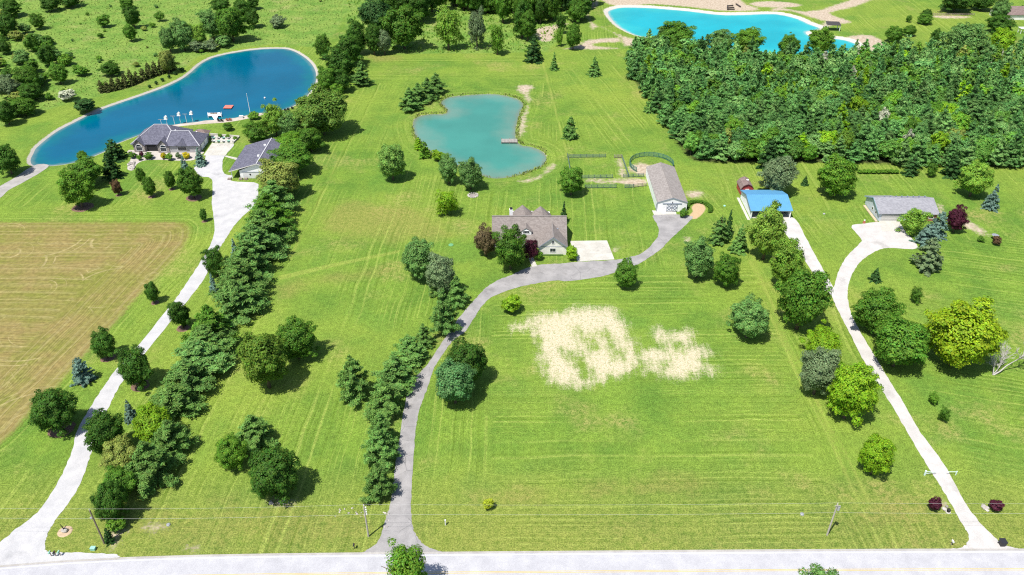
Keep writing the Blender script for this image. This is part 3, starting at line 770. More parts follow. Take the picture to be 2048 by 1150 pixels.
CROWNS = {
    'round': [quads_to_mesh('crown', crown_verts(21000, 130, 0.038, 0.26), [LEAF]) for _ in range(4)],
    'lump':  [quads_to_mesh('crown', crown_verts(20000, 90, 0.039, 0.36), [LEAF]) for _ in range(4)],
    'tall':  [quads_to_mesh('crown', crown_verts(17000, 115, 0.040, 0.2, 0.95), [LEAF]) for _ in range(3)],
    'thin':  [quads_to_mesh('crown', crown_verts(6000, 48, 0.047, 0.42), [LEAF]) for _ in range(3)],
    'shrub': [quads_to_mesh('crown', crown_verts(3000, 40, 0.085, 0.25, 0.8), [LEAF]) for _ in range(4)],
    'pine':  [quads_to_mesh('crown', scale_z(pine_verts(20000, 10, 0.042), 0.42), [LEAF]) for _ in range(5)],
    'spruce':[quads_to_mesh('crown', scale_z(spruce_verts(10000), 0.5), [LEAF]) for _ in range(3)],
    'bushpine':[quads_to_mesh('crown', scale_z(spruce_verts(12000, 12, 0.05, 0.06, 0.55, 0.22), 0.6), [LEAF]) for _ in range(4)],
}
TRUNKS = [trunk_mb(seed=i).mesh('trunk', smooth=True) for i in range(3)]
STEM = MB().tube([(0,0,0),(0,0,0.5),(0,0,0.96)], [0.022, 0.015, 0.003], 6).mesh('trunk', smooth=True)
for t in TRUNKS + [STEM]: t.materials.append(BARK)

# leaf colours
C = dict(dark=(0.048, 0.120, 0.014), mid=(0.072, 0.165, 0.017), fresh=(0.105, 0.225, 0.020), light=(0.140, 0.255, 0.030), bright=(0.165, 0.300, 0.014),
         silver=(0.110, 0.220, 0.055), willow=(0.150, 0.275, 0.055), yellow=(0.190, 0.285, 0.012), gold=(0.400, 0.340, 0.012), olive=(0.190, 0.235, 0.050), pine=(0.098, 0.188, 0.040),
         deep=(0.036, 0.092, 0.022), blue=(0.125, 0.205, 0.165), grey=(0.135, 0.195, 0.090), purple=(0.058, 0.012, 0.024), brown=(0.120, 0.095, 0.045), teal=(0.102, 0.204, 0.046), cream=(0.40, 0.42, 0.31), red=(0.10, 0.06, 0.03))
pick = {k: 0 for k in CROWNS}
def next_crown(form):
    L = CROWNS[form]; pick[form] += 1
    return L[pick[form] % len(L)]
def solve_round(box, clear):
    x0, y0, x1, y1 = box; cx, cy = (x0 + x1) / 2, (y0 + y1) / 2
    z = 4.0
    for _ in range(8):
        c = P(cx, cy, z); dp = depth_of(c)
        r = (x1 - x0) / 2 * dp / FPX; e = (y1 - y0) / 2 * dp / FPX
        phi = math.atan2(CAM_H - z, math.hypot(c.x, c.y))
        v = math.sqrt(max(e * e - (r * math.sin(phi)) ** 2, (0.55 * r) ** 2)) / math.cos(phi)
        v = min(max(v, 0.62 * r), 1.9 * r)
        z = v * (1 + clear)
    return P(cx, cy, z), r, v
def solve_cone(box):
    x0, y0, x1, y1 = box; cx = (x0 + x1) / 2
    rp = (x1 - x0) / 2
    g = P(cx, y1); r = rp * depth_of(g) / FPX
    for _ in range(3):
        phi = math.atan2(CAM_H, g.y)
        by = y1 - rp * math.sin(phi) * 0.8
        shift = (cx - 1024) * (y1 - y0) / 2300
        g = P(cx - 0.3 * shift, by); r = rp * depth_of(g) / FPX
    return g, r, height_at(g, y0)
FULL = 1.0
def tree(name, form, box, col, label, cat='tree', group=None, clear=0.03, mulch=False, single=False):
    """a tree set where its crown shows in the photograph, sized from its breadth and height there"""
    conic = form in ('pine', 'spruce', 'bushpine')
    if conic:
        g, r, hh = solve_cone(box); hh = max(hh, 1.1 * r)
        root = thing(name, g, label, cat, group)
        c = link('crown', next_crown(form), None, root); c.scale = (r * (1.1 if form == 'pine' else 0.98), r * (1.1 if form == 'pine' else 0.98), hh)
        t = link('trunk', STEM, None, root); t.scale = (hh * 0.9, hh * 0.9, hh)
        rad = r
    else:
        c3, r, v = solve_round(box, clear)
        root = thing(name, (c3.x, c3.y, 0), label, cat, group)
        c = link('crown', next_crown(form), None, root); c.location = (0, 0, c3.z); c.scale = (r * random.uniform(.92, 1.06), r * random.uniform(.92, 1.06), v * 0.98); c.rotation_euler = (random.uniform(-.09, .09), random.uniform(-.09, .09), 0)
        t = link('trunk', random.choice(TRUNKS), None, root); hz = c3.z + v * 0.25
        t.scale = (max(hz, r) * 0.9, max(hz, r) * 0.9, hz)
        rad = r
    root.rotation_euler = (0, 0, random.uniform(0, 6.28))
    k = random.uniform(0.9, 1.12) * (1.3 if form == 'spruce' else 1.15 if conic else 1.0)
    cc = C[col] if isinstance(col, str) else col
    c.color = (cc[0] * k, cc[1] * k, cc[2] * k, 1)
    if mulch:
        ring = MB(); n = 16; rr = max(0.9, rad * 0.55)
        ring.add([(0, 0, 0.08)] + [(math.cos(6.283*i/n)*rr*random.uniform(.9,1.1), math.sin(6.283*i/n)*rr*random.uniform(.9,1.1), 0.012) for i in range(n)], [(0, 1+i, 1+(i+1)%n) for i in range(n)])
        link('mulch_ring', ring.mesh('mulch_ring'), MULCH, root)
    return root
T = tree
# --- left property
T('shade_tree','round',(-16,285,40,350),'dark','dark round tree at the left edge beside the lake path')
T('shade_tree','lump',(114,336,190,418),'fresh','big bright green tree in front of the clump below the lake end', mulch=True)
T('shade_tree','round',(136,312,204,374),'mid','mid green tree directly behind the big bright tree by the lake')
T('small_tree','round',(152,301,176,321),'mid','small round tree on the near lake shore behind the clump')
T('spruce_tree','bushpine',(204,278,250,326),'deep','dark evergreen nearest the lake house, rear one of two')
T('spruce_tree','bushpine',(199,306,243,363),'deep','dark evergreen left of the lake house, front one of two')
T('ornamental_tree','round',(221,358,244,391),'red','small brownish ornamental tree in a mulch ring on the lawn', mulch=True)
T('young_tree','tall',(271,331,291,371),'mid','slim young tree, rear one of the pair below the lake house')
T('young_tree','tall',(284,350,311,394),'mid','young oval tree, front one of the pair below the lake house', mulch=True)
T('young_tree','tall',(327,340,351,379),'mid','young oval tree between the pair and the large tree by the drive', mulch=True)
T('shade_tree','tall',(352,331,408,398),'mid','large oval tree beside the bend where the gravel court begins', mulch=True)
T('blue_spruce','spruce',(357,308,379,345),'blue','blue spruce whose tip shows behind the large oval tree')
T('blue_spruce','spruce',(384,295,414,335),'blue','blue spruce at the corner of the lake house garage drive')
T('young_tree','tall',(398,415,414,443),'dark','tiny lone tree in a mulch ring left of the gravel drive', mulch=True)
T('shade_tree','lump',(404,490,449,556),'dark','dark tree overhanging the right side of the gravel drive above its bend')
T('blue_spruce','spruce',(458,477,481,518),'blue','small blue spruce between the gravel court and the pine row')
T('blue_spruce','spruce',(414,546,438,588),'blue','small blue spruce tucked below the dark tree by the drive')
T('young_tree','tall',(289,561,318,607),'dark','young dark tree in a mulch ring between hay field and drive', mulch=True)
T('shade_tree','lump',(334,595,381,660),'dark','dark upright tree right of the gravel drive beside the pine row', mulch=True)
T('shade_tree','tall',(180,656,232,720),'dark','dark leaning tree on mulch beside the hay field edge', mulch=True)
T('shade_tree','lump',(234,690,301,778),'dark','dark ragged tree standing over the right edge of the gravel drive', mulch=True)
T('blue_spruce','bushpine',(138,716,188,776),'blue','broad blue spruce at the edge of the hay field', mulch=True)
T('shade_tree','round',(60,770,153,870),'dark','large dark round tree between hay field and gravel drive', mulch=True)
T('blue_spruce','spruce',(244,799,278,849),'blue','blue spruce right of the gravel drive beside the bright maple')
T('shade_tree','round',(169,820,247,914),'dark','dark tree overhanging the gravel drive opposite the large round tree')
T('maple_tree','round',(264,804,350,892),'bright','bright lime green maple near the lower end of the tree row')
T('flowering_tree','round',(200,873,278,948),'olive','tree with pale yellow bloom in the lower tree row')
T('shade_tree','lump',(203,930,276,1000),'mid','green tree below the pale yellow blooming tree')
T('shade_tree','round',(184,958,254,1048),'dark','dark green tree beside the left utility pole')
T('row_pine','pine',(252,885,352,990),'pine','shaggy dark pine at the lower end of the left row')
T('row_pine','pine',(300,842,384,930),'pine','shaggy pine right of the lime green maple')
T('juniper_shrub','bushpine',(207,1056,230,1092),'deep','small dark juniper at the foot of the left utility pole','shrub')
T('roadside_shrub','shrub',(212,1036,252,1062),'fresh','low light green shrub beneath the tree by the left pole','shrub')
row = [(290,772,402,856),(326,722,424,808),(338,682,458,770),(356,652,468,738),(374,612,466,706),(416,562,526,652),(426,520,530,612),(446,482,548,572),(462,452,562,540),(474,420,578,512),(490,388,586,478),(500,362,592,442)]
ordw = ['first','second','third','fourth','fifth','sixth','seventh','eighth','ninth','tenth','eleventh','twelfth','thirteenth','fourteenth','fifteenth']
for i, bx in enumerate(row):
    T('row_pine','pine',bx,['pine','teal','silver','pine','mid','teal'][i % 6],'white pine in the long left row, %s from the lime green maple upwards' % ordw[i], group='white pines of the long left row')
T('flowering_tree','lump',(510,312,607,398),'olive','large tree with cream bloom beside the detached garage')
T('shade_tree','round',(542,282,627,350),'mid','dark leafy tree at the far right corner of the detached garage')
T('shade_tree','round',(548,262,612,306),'fresh','light green tree behind the detached garage roof')
T('shade_tree','lump',(590,250,650,305),'mid','mid green tree between the garage and the big olive tree')
T('shade_tree','round',(586,176,699,272),(0.088,0.160,0.024),'very large olive green tree near the lake end')
T('shade_tree','lump',(523,203,572,272),'light','pale bright tree standing at the lake beach')
T('shade_tree','round',(556,222,606,276),'silver','silvery green tree between the pale tree and the big olive tree')
T('shade_tree','round',(484,241,540,286),'mid','dark round tree left of the detached garage roof')
T('shade_tree','round',(627,66,663,118),'mid','upright tree beyond the lake end, apart from the tree line')
T('shade_tree','lump',(648,92,712,162),'dark','dark tree in the line beside the lake end')
T('shade_tree','lump',(630,130,676,186),'mid','tree leaning over the lake end shore')
T('shade_tree','round',(658,138,704,184),'dark','dark bushy tree next to the lone pine by the lawn')
T('shade_tree','lump',(666,66,730,130),'dark','dark tree with brown seed heads above the lake end')
T('small_tree','shrub',(660,168,690,198),'fresh','small light shrub in front of the tree line by the lake end')
T('lone_pine','pine',(704,122,744,176),'teal','lone pine with visible trunk at the top left of the mown lawn')
# --- the wood edge at the top
topw = [((690,38,734,108),'dark','round'),((715,-6,790,62),'deep','lump'),((726,44,766,108),'dark','tall'),((751,58,784,108),'grey','tall'),((760,8,852,98),'mid','lump'),((866,6,924,98),'light','thin'),((933,12,974,102),'grey','thin'),((976,44,1012,108),'fresh','thin'),((1022,-4,1066,74),'dark','lump'),((1038,20,1074,80),'mid','tall'),((1064,-8,1098,46),'dark','lump'),((1110,18,1134,70),'dark','thin'),((1133,0,1172,44),'mid','lump'),((1130,44,1164,98),'mid','tall'),((1110,58,1128,92),'fresh','thin')]
topl = ['dark round tree at the left front corner of the top wood','tall deep green tree at the top left of the wood','narrow dark tree beside the grey one at the wood edge','grey green narrow tree at the lawn side of the wood','wide mid green tree right of the grey one','pale airy tree standing alone before the wood','nearly bare grey tree at the wood edge','thin bright tree with a dark pool of shadow at the lawn edge','dark tall tree above the dense rounded evergreen','upright tree directly behind the dense rounded evergreen','dark tree at the top edge above the bare soil','slender dark tree standing in the bare soil','leafy tree nearest the turquoise pond at the top','tree in front of the white gravel strips','small thin tree left of the gravel strips']
for (bx, c_, f_), lb in zip(topw, topl): T('wood_tree', f_, bx, c_, lb)
T('dense_evergreen','bushpine',(1047,73,1087,128),'deep','dense dark rounded evergreen at the top of the lawn')
random.seed(21)
for i in range(46):
    x = random.uniform(770, 1185); y = random.uniform(-26, 22)
    if 900 < x < 1000 and y > 6: continue
    w = random.uniform(34, 56); hgt = random.uniform(50, 74)
    T('wood_tree', random.choice(['lump','tall','round']), (x - w/2, y - hgt*0.6, x + w/2, y + hgt*0.4), random.choice(['dark','dark','mid','deep','mid']), 'leafy tree in the dark wood along the top edge of the view', group='trees of the far wood at the top edge')
# --- lawn spruces, pond trees
T('lawn_spruce','spruce',(1098,104,1119,143),'teal','small spruce right of the dense rounded evergreen')
T('lawn_spruce','spruce',(1172,112,1206,155),'teal','open spruce alone at the top of the east lawn')
T('lawn_spruce','bushpine',(1123,234,1159,282),'teal','plump spruce alone right of the teal pond')
T('lawn_spruce','spruce',(1287,170,1322,228),'teal','spruce standing just outside the plantation edge')
for bx, lb in (((796,176,842,226),'nearest'),((814,166,858,214),'second'),((834,156,876,204),'third'),((850,146,893,192),'farthest')):
    T('hedge_pine','pine',bx,'teal','bushy pine in the short row above the teal pond, %s of the four' % lb, group='short pine row above the pond')
T('pond_shrub','bushpine',(826,274,848,302),'bright','upright bright shrub farther left on the pond bank','shrub')
T('pond_shrub','bushpine',(834,282,862,320),'fresh','pointed green shrub on the pond bank, front one of two','shrub')
T('pond_shrub','shrub',(861,299,890,323),'bright','round lime green shrub on the pond bank','shrub')
T('pond_shrub','shrub',(880,305,900,320),'fresh','small round shrub between the lime shrub and the pond trees','shrub')
T('willow_tree','tall',(750,284,816,362),'willow','pale silvery willow left of the teal pond')
T('shade_tree','round',(875,306,918,368),'silver','left tree of the pair at the near pond bank')
T('shade_tree','round',(913,315,967,380),'silver','right tree of the pair at the near pond bank')
T('shade_tree','thin',(866,376,921,432),'bright','sparse lime green tree on the lawn below the pond')
T('shade_tree','tall',(802,470,869,562),'silver','tall grey green tree at the top of the drive clump')
T('shade_tree','round',(850,503,914,594),'grey','grey green tree just below the tall one beside the drive')
T('copper_tree','lump',(946,449,997,514),'brown','brownish copper leaved tree left of the middle house')
T('shade_tree','lump',(984,452,1058,542),'mid','large dark green tree in front of the middle house')
T('plum_tree','thin',(1044,474,1078,522),'purple','dark purple maple by the middle house front walk')
T('house_shrub','shrub',(1065,498,1087,521),'fresh','round green shrub left of the white gable front','shrub')
T('house_shrub','shrub',(1131,492,1158,521),'bright','lime green shrub at the right corner of the white gable front','shrub')
T('yard_spruce','spruce',(1116,402,1139,450),'deep','narrow dark spruce behind the right end of the middle house')
dp = [(858,556,898,600),(890,553,938,618),(857,578,917,680),(827,648,868,700),(782,672,858,738),(746,712,834,798),(734,766,812,850),(734,828,792,904),(724,853,794,944),(721,928,792,1014)]
for i, bx in enumerate(reversed(dp)):
    T('drive_pine','pine',bx,'teal' if i % 3 else 'pine','pine along the curved asphalt drive, %s up from the road' % ordw[i], group='pines along the asphalt drive')
T('lawn_pine','pine',(670,712,744,816),'pine','shaggy pine standing left of the drive pines on the lawn')
T('shade_tree','round',(546,634,636,726),'mid','round tree on the left lawn, farther of the pair')
T('shade_tree','round',(474,652,578,784),(0.098,0.175,0.02),'larger lighter tree on the left lawn, nearer of the pair')
T('small_tree','round',(429,868,496,942),'fresh','small light tree left of the lower lawn pine')
T('lawn_pine','pine',(466,832,550,912),'pine','pine between two trees on the lower left lawn')
T('shade_tree','round',(489,886,602,1004),'dark','dark round tree on the lower left lawn above pale litter')
T('shade_tree','round',(884,673,980,776),'dark','dark tree right of the drive, rear of the big pair')
T('shade_tree','round',(859,710,958,816),(0.085,0.195,0.062),'bluish green tree right of the drive, front of the big pair')
T('lawn_shrub','shrub',(1002,588,1045,628),'bright','bright shrub right of the drive bend','shrub')
T('shade_tree','tall',(1228,517,1277,578),'mid','oval tree at the drive edge below the parking pad')
T('shade_tree','round',(1365,473,1430,558),'silver','pale rounded tree on the east lawn, left of the pair')
T('shade_tree','round',(1426,503,1484,577),'mid','rounded dark tree on the east lawn, right of the pair')
T('shade_tree','round',(1458,590,1543,682),'silver','round tree right of the straw patches')
T('shade_tree','tall',(1115,330,1171,392),'mid','oval tree at the corner of the paddock fence')
T('barn_shrub','shrub',(1357,415,1378,435),'mid','round shrub at the right corner of the white barn','shrub')
T('yard_spruce','bushpine',(1417,432,1464,494),'teal','bushy evergreen left of the blue roofed barn lane')
T('yard_spruce','spruce',(1445,418,1470,478),'deep','narrow spire evergreen behind the bushy one by the lane')
T('yard_spruce','spruce',(1458,448,1502,512),'teal','spreading evergreen nearest the lane trees')
T('lane_tree','lump',(1498,402,1577,522),(0.155,0.255,0.035),'yellow green tree in front of the blue roofed barn')
T('lane_tree','tall',(1538,468,1612,580),'light','light green tree beside the limestone lane')
T('lane_tree','round',(1555,526,1662,666),'mid','large dark green tree where the lane joins the drive')
T('lane_tree','lump',(1610,653,1688,722),'bright','bright lime tree behind the grey green pine')
T('grey_pine','round',(1596,690,1684,796),'grey','grey green rounded pine between two lime trees')
T('lane_tree','round',(1656,718,1754,846),'bright','lime green tree left of the limestone drive')
T('drive_tree','round',(1705,573,1800,671),'mid','dark tree at the right side of the drive fork')
T('drive_tree','round',(1744,626,1860,744),'mid','dark green spreading tree beside the golden tree')
T('golden_tree','round',(1851,594,1998,745),'yellow','huge golden yellow leaved tree on the right lawn')
T('young_tree','tall',(1717,865,1792,956),'bright','young lime tree left of the drive near the gate')
T('sapling','thin',(1856,784,1880,810),'fresh','tiny sapling right of the drive, upper of two')
T('sapling','thin',(1877,811,1902,845),'mid','small spindly sapling right of the drive, lower of two')
T('sapling','thin',(1820,570,1847,605),'mid','spindly sapling on the lawn above the golden tree')
T('sapling_spruce','spruce',(1737,535,1766,567),'deep','tiny dark spruce inside the bend of the ranch drive')
T('plum_shrub','shrub',(1857,991,1884,1023),'purple','purple leaved shrub left of the drive entrance','shrub')
T('plum_shrub','shrub',(1978,997,2007,1024),'purple','purple leaved shrub right of the drive entrance','shrub')
T('lawn_shrub','shrub',(964,995,989,1021),(0.27,0.33,0.02),'small yellow shrub alone near the road','shrub')
T('ornamental_tree','thin',(1799,413,1854,470),'light','light green multi stemmed tree before the ranch house')
T('blue_spruce','bushpine',(1856,424,1900,480),'blue','blue spruce at the right front of the ranch house')
T('blue_spruce','bushpine',(1829,448,1884,500),'blue','middle blue spruce of the ranch house clump')
T('blue_spruce','bushpine',(1825,476,1890,550),'grey','nearest spruce of the ranch clump, brownish at the top')
T('plum_tree','lump',(1894,410,1936,466),'purple','dark purple plum tree right of the ranch house')
T('lawn_spruce','spruce',(1967,368,2005,424),'blue','pale leaning spruce alone right of the ranch house')
T('shade_tree','round',(1636,308,1717,396),'fresh','light green tree behind the ranch between barn and house')
T('yard_spruce','bushpine',(1807,312,1842,356),'deep','dark spruce at the plantation edge behind the ranch')
T('sapling','thin',(1852,323,1877,354),'mid','thin young tree at the plantation edge behind the ranch')
T('yard_spruce','bushpine',(1885,305,1930,360),'deep','second dark spruce at the plantation edge, right of the thin tree')
T('shade_tree','round',(1916,318,1988,396),'light','pale green tree casting dark shade at the far right lawn')
T('yard_spruce','round',(1518,308,1597,390),'grey','large grey green pine behind the blue roofed barn')
T('yard_spruce','bushpine',(1514,276,1562,344),'deep','dark spruce touching the plantation behind the blue barn')
T('sapling_spruce','spruce',(1601,351,1620,373),'deep','tiny spruce alone on the lawn behind the blue barn')
# --- lake house planting
for bx, c_, lb in (((320,304,334,318),'gold','golden shrub left of the lake house middle'),((331,305,346,321),'fresh','green shrub beside the left golden shrub'),((363,305,381,318),'gold','golden shrub below the lake house garage windows'),((256,303,273,317),'mid','dark green shrub at the left end of the house bed'),((272,309,284,321),'fresh','small light shrub at the front of the house bed'),((277,302,288,314),'purple','purple shrub near the arched window'),((287,305,306,319),'mid','spreading green shrub before the house porch'),((350,305,362,317),'grey','grey green shrub between the two golden shrubs'),((444,244,467,262),'mid','round bush alone on the lawn by the beach'),((495,225,520,236),'fresh','low planting around the tall lake pole')):
    T('bed_shrub','shrub',bx,c_,lb,'shrub')
T('lake_shrub','shrub',(148,199,192,221),'deep','wide dark dome shaped bush on the far lake bank','shrub')
T('lake_shrub','shrub',(116,178,152,202),'cream','cream flowering bush beside the meadow edge','shrub')
for i, (x, y) in enumerate(((299,173),(312,166),(325,160),(338,153.5),(350,147),(364,139))):
    w = 4 if i < 5 else 6
    T('bank_shrub','shrub',(x-w, y-4.5, x+w, y+3),'deep','small clipped shrub in the line on the far lake bank, %s from the left' % ordw[i],'shrub','clipped shrubs along the lake bank')
hb = [(200,187),(212,186),(224,183.5),(236,180.5),(248,177),(260,172.5),(272,168),(284,163),(296,158),(308,153.5),(320,149.5),(331,146),(341,142.5)]
for i, (x, y) in enumerate(hb):
    hgt = random.uniform(24, 34)
    T('arborvitae','bushpine',(x-8, y-hgt, x+11, y),(0.085,0.10,0.03),'upright arborvitae in the clipped screen behind the lake, %s from the left' % ordw[i], group='arborvitae screen behind the lake')
# --- meadow trees
mt = [((247,10,280,55),'dark','tallest lone tree in the middle of the meadow'),((246,48,272,82),'mid','lone tree just below the tallest meadow tree'),((238,-8,266,18),'mid','tree at the top edge above the tallest meadow tree'),((58,26,90,58),'mid','tree in the left meadow above the scrub'),((316,52,354,104),'silver','pale tree at the left end of the lakeside grove'),((338,38,388,100),'silver','second pale tree of the lakeside grove'),((372,44,414,96),'light','third tree of the lakeside grove'),((398,14,444,78),'silver','tall pale tree in the middle of the lakeside grove'),((426,10,495,82),'mid','big round tree at the right of the lakeside grove'),((420,-8,462,26),'dark','tree at the top above the lakeside grove'),((462,-4,506,40),'dark','dark tree at the top right of the lakeside grove'),((486,16,520,54),'dark','rightmost tree of the lakeside grove'),((378,82,412,102),'grey','grey shrub under the left of the grove'),((402,80,436,101),'grey','grey shrub under the middle of the grove'),((428,70,464,94),'silver','grey green shrub at the lake side of the grove'),((308,22,330,42),'mid','small round tree right of the lone meadow trees'),((190,30,222,54),'mid','low double tree left of the lone meadow trees'),((80,-10,118,22),'dark','dark tree at the top left of the meadow'),((118,-14,162,14),'dark','dark tree along the top edge of the meadow'),((-10,24,34,74),'dark','dark tree on the left edge of the meadow'),((-12,-4,38,34),'dark','dark tree in the top left corner'),((74,88,112,132),'dark','dark tree in the middle of the left scrub'),((94,124,136,168),'mid','round tree at the front of the left scrub'),((198,122,242,152),'dark','round dark bush above the arborvitae screen'),((144,130,176,152),'mid','small bush left of the round dark bush'),((28,128,78,182),'mid','tangled tree in the left scrub'),((-10,150,40,196),'grey','grey bush on the left edge of the scrub'),((34,164,88,202),'dark','dark bush low in the left scrub'),((16,192,74,232),'mid','rounded tree at the lower end of the scrub'),((-12,200,32,250),'dark','dark tree on the left edge below the scrub'),((46,68,78,102),'mid','bush at the top of the left scrub'),((-8,78,22,108),'dark','dark bush at the left edge of the scrub'),((315,96,352,146),'olive','feathery tree at the right end of the arborvitae screen'),((490,-8,520,18),'dark','dark tree at the top edge right of the grove'),((535,34,574,50),'grey','low grey bush alone on the right meadow')]
for bx, c_, lb in mt:
    T('meadow_tree', 'shrub' if (bx[3]-bx[1]) < 26 else random.choice(['lump','round','tall']), bx, c_, lb)
random.seed(5)
cnt = 0
while cnt < 48:
    x, y = random.uniform(-40, 660), random.uniform(0, 200)
    if x > 360 and random.random() < .75: continue
    q = np.array([[P(x, y).x, P(x, y).y]])
    if sdf(q, xy(MEADOW, 1))[0] > -3 or (x > 150 and random.random() < .35): continue
    s = random.uniform(2.5, 8) if x > 130 else random.uniform(5, 17)
    T('meadow_shrub', 'shrub', (x-s, y-s*0.75, x+s, y+s*0.75), random.choice(['mid','olive','fresh','fresh','silver']), 'low wild shrub scattered in the rough meadow behind the lake', 'shrub', 'wild shrubs of the meadow', clear=0.0)
    cnt += 1
cnt = 0
while cnt < 34:
    x, y = random.uniform(-30, 140), random.uniform(70, 232)
    if y > 235 - 0.55 * x: continue
    s = random.uniform(9, 20)
    T('meadow_shrub', 'shrub', (x-s, y-s*0.7, x+s, y+s*0.7), random.choice(['mid','olive','silver','fresh','dark']), 'low wild shrub scattered in the rough meadow behind the lake', 'shrub', 'wild shrubs of the meadow', clear=0.0)
    cnt += 1
# --- far right, beyond the plantation
fr = [((1186+654,18,1186+680,42),'dark','round dark tree on the far right field'),((1835,28,1866,48),'mid','small round tree on the far right field, front of two'),((1812,30,1824,44),'mid','tiny sapling left of the two round field trees'),((1880,-16,1948,18),'dark','dark clump tree at the top right field edge'),((1940,-14,1992,20),'dark','second dark clump tree at the top right field edge'),((1984,-4,2022,42),'silver','tall silver tree before the far house'),((1972,28,2032,66),'dark','dark tree before the far house roof'),((1975,56,2034,114),'bright','bright green tree at the right end of the plantation'),((1888,42,1976,116),'silver','large grey green tree with a bare limb at the plantation end'),((1862,58,1884,84),'dark','narrow dark cedar at the plantation top'),((2040,8,2066,30),'dark','dark tree at the right edge beyond the far house'),((1770,52,1808,84),'mid','bushy tree where the gravel meets the plantation'),((1806,50,1834,72),'mid','small tree beside the gravel and the field')]
fr += [((1308,44,1392,96),'mid','round tree rising in front of the turquoise pond at the plantation edge'),((1414,56,1472,104),'silver','pale tree at the plantation edge below the turquoise pond, left of two'),((1464,54,1528,108),'fresh','bright tree at the plantation edge below the turquoise pond, right of two'),((1555,66,1602,116),'mid','dark round tree at the plantation edge before the pond bend'),((1616,54,1670,112),'fresh','bushy tree hiding the foot of the open shelter')]
for bx, c_, lb in fr: T('field_tree', 'round', bx, c_, lb)
# ------------------------------------------------------------------ the plantation
random.seed(33)
C.update(f1=(0.080, 0.190, 0.052), f2=(0.100, 0.220, 0.058), f3=(0.130, 0.245, 0.070), f4=(0.092, 0.205, 0.034))
def stem_solid(hh=0.95, r=0.05):
    return MB().tube([(0,0,0),(0,0,hh*0.5),(0,0,hh)], [r, r*0.7, r*0.1], 6, cap=False)
def to_tree(v):                                   # unit crown (-1..1) lifted to stand on 0..1
    v = v.copy(); v[:, 2] = 0.16 + (v[:, 2] + 0.85) * 0.45; return v
FP = [quads_to_mesh('plantation_pine', scale_z(pine_verts(7500, 10, 0.055, taper=0.78), 0.4), [LEAF, BARK], stem_solid()) for _ in range(5)]
FD = [quads_to_mesh('plantation_broadleaf', to_tree(crown_verts(6000, 70, 0.062, 0.3)), [LEAF, BARK], stem_solid(0.6)) for _ in range(4)]
fpoly = xy(FOREST, 2)
pts = []
x0, y0 = fpoly.min(0); x1, y1 = fpoly.max(0); x1 = min(x1, 330)
sp = 5.3; yy = y0; rowi = 0
while yy < y1:
    xx = x0 + (sp / 2 if rowi % 2 else 0)
    while xx < x1:
        pts.append((xx + random.uniform(-1.5, 1.5), yy + random.uniform(-1.3, 1.3))); xx += sp
    yy += sp * 0.9; rowi += 1
pts = np.array(pts)
sd_ = sdf(pts, fpoly)
inview = np.abs(pts[:, 0]) < (1024 / FPX) * (pts[:, 1] * CO + CAM_H * SI) + 22
pts = pts[(sd_ < -1.2) & inview]
shown = np.argsort(pts[:, 1])
rest = []
for k, i in enumerate(shown):
    x, y = pts[i]
    pine = random.random() < 0.62
    r = random.uniform(2.9, 4.6); hh = random.uniform(7.0, 12.5) if pine else random.uniform(6.0, 10.5)
    col = C[random.choice(['f1','f2','f2','f3'] if pine else ['f1','f2','f3','f4','mid','fresh'])]
    if random.random() < 0.06: col = C[random.choice(['bright','bright','cream','olive','light'])]
    kk = random.uniform(0.8, 1.5); col = tuple(q * kk for q in col)
    if k < 300:
        o = link('plantation_pine' if pine else 'plantation_broadleaf', random.choice(FP if pine else FD))
        o.location = (x, y, 0); o.scale = (r, r, hh); o.rotation_euler = (0, 0, random.uniform(0, 6.28)); o.color = (*col, 1)
        tag(o, 'pine packed in the dense plantation behind the blue roofed barn' if pine else 'leafy tree packed in the dense plantation behind the blue roofed barn', 'tree', 'pines in the plantation' if pine else 'leafy trees in the plantation')
    else:
        rest.append((x, y, r, hh, pine, col))
# the farther part of the plantation, one mass
SP = [scale_z(pine_verts(1400, 9, 0.115, taper=0.78), 0.4) for _ in range(6)]
SD = [to_tree(crown_verts(1000, 50, 0.135, 0.3)) for _ in range(6)]
vs, tints = [], []
for x, y, r, hh, pine, col in rest:
    v = random.choice(SP if pine else SD)
    a = random.uniform(0, 6.28); ca, sa = math.cos(a), math.sin(a)
    w = np.empty_like(v)
    w[:, 0] = (v[:, 0] * ca - v[:, 1] * sa) * r + x; w[:, 1] = (v[:, 0] * sa + v[:, 1] * ca) * r + y; w[:, 2] = v[:, 2] * hh
    vs.append(w); tints.append(np.tile(np.array([*col, 1.0], np.float32), (len(w), 1)))
LEAF_MASS = LEAF.copy(); LEAF_MASS.name = 'foliage_mass'
nn_ = LEAF_MASS.node_tree
at = nn_.nodes.new('ShaderNodeAttribute'); at.attribute_name = 'tint'
for l in list(nn_.links):
    if l.from_node.type == 'OBJECT_INFO' and l.from_socket.name == 'Color':
        ts = l.to_socket; nn_.links.remove(l); nn_.links.new(at.outputs['Color'], ts)
if vs:
    me = quads_to_mesh('far_plantation', np.concatenate(vs), [LEAF_MASS])
    ta = me.color_attributes.new('tint', 'FLOAT_COLOR', 'POINT'); ta.data.foreach_set('color', np.concatenate(tints).ravel())
    tag(link('far_plantation', me), 'dense green mass of the far plantation below the turquoise pond', 'wood', kind='stuff')

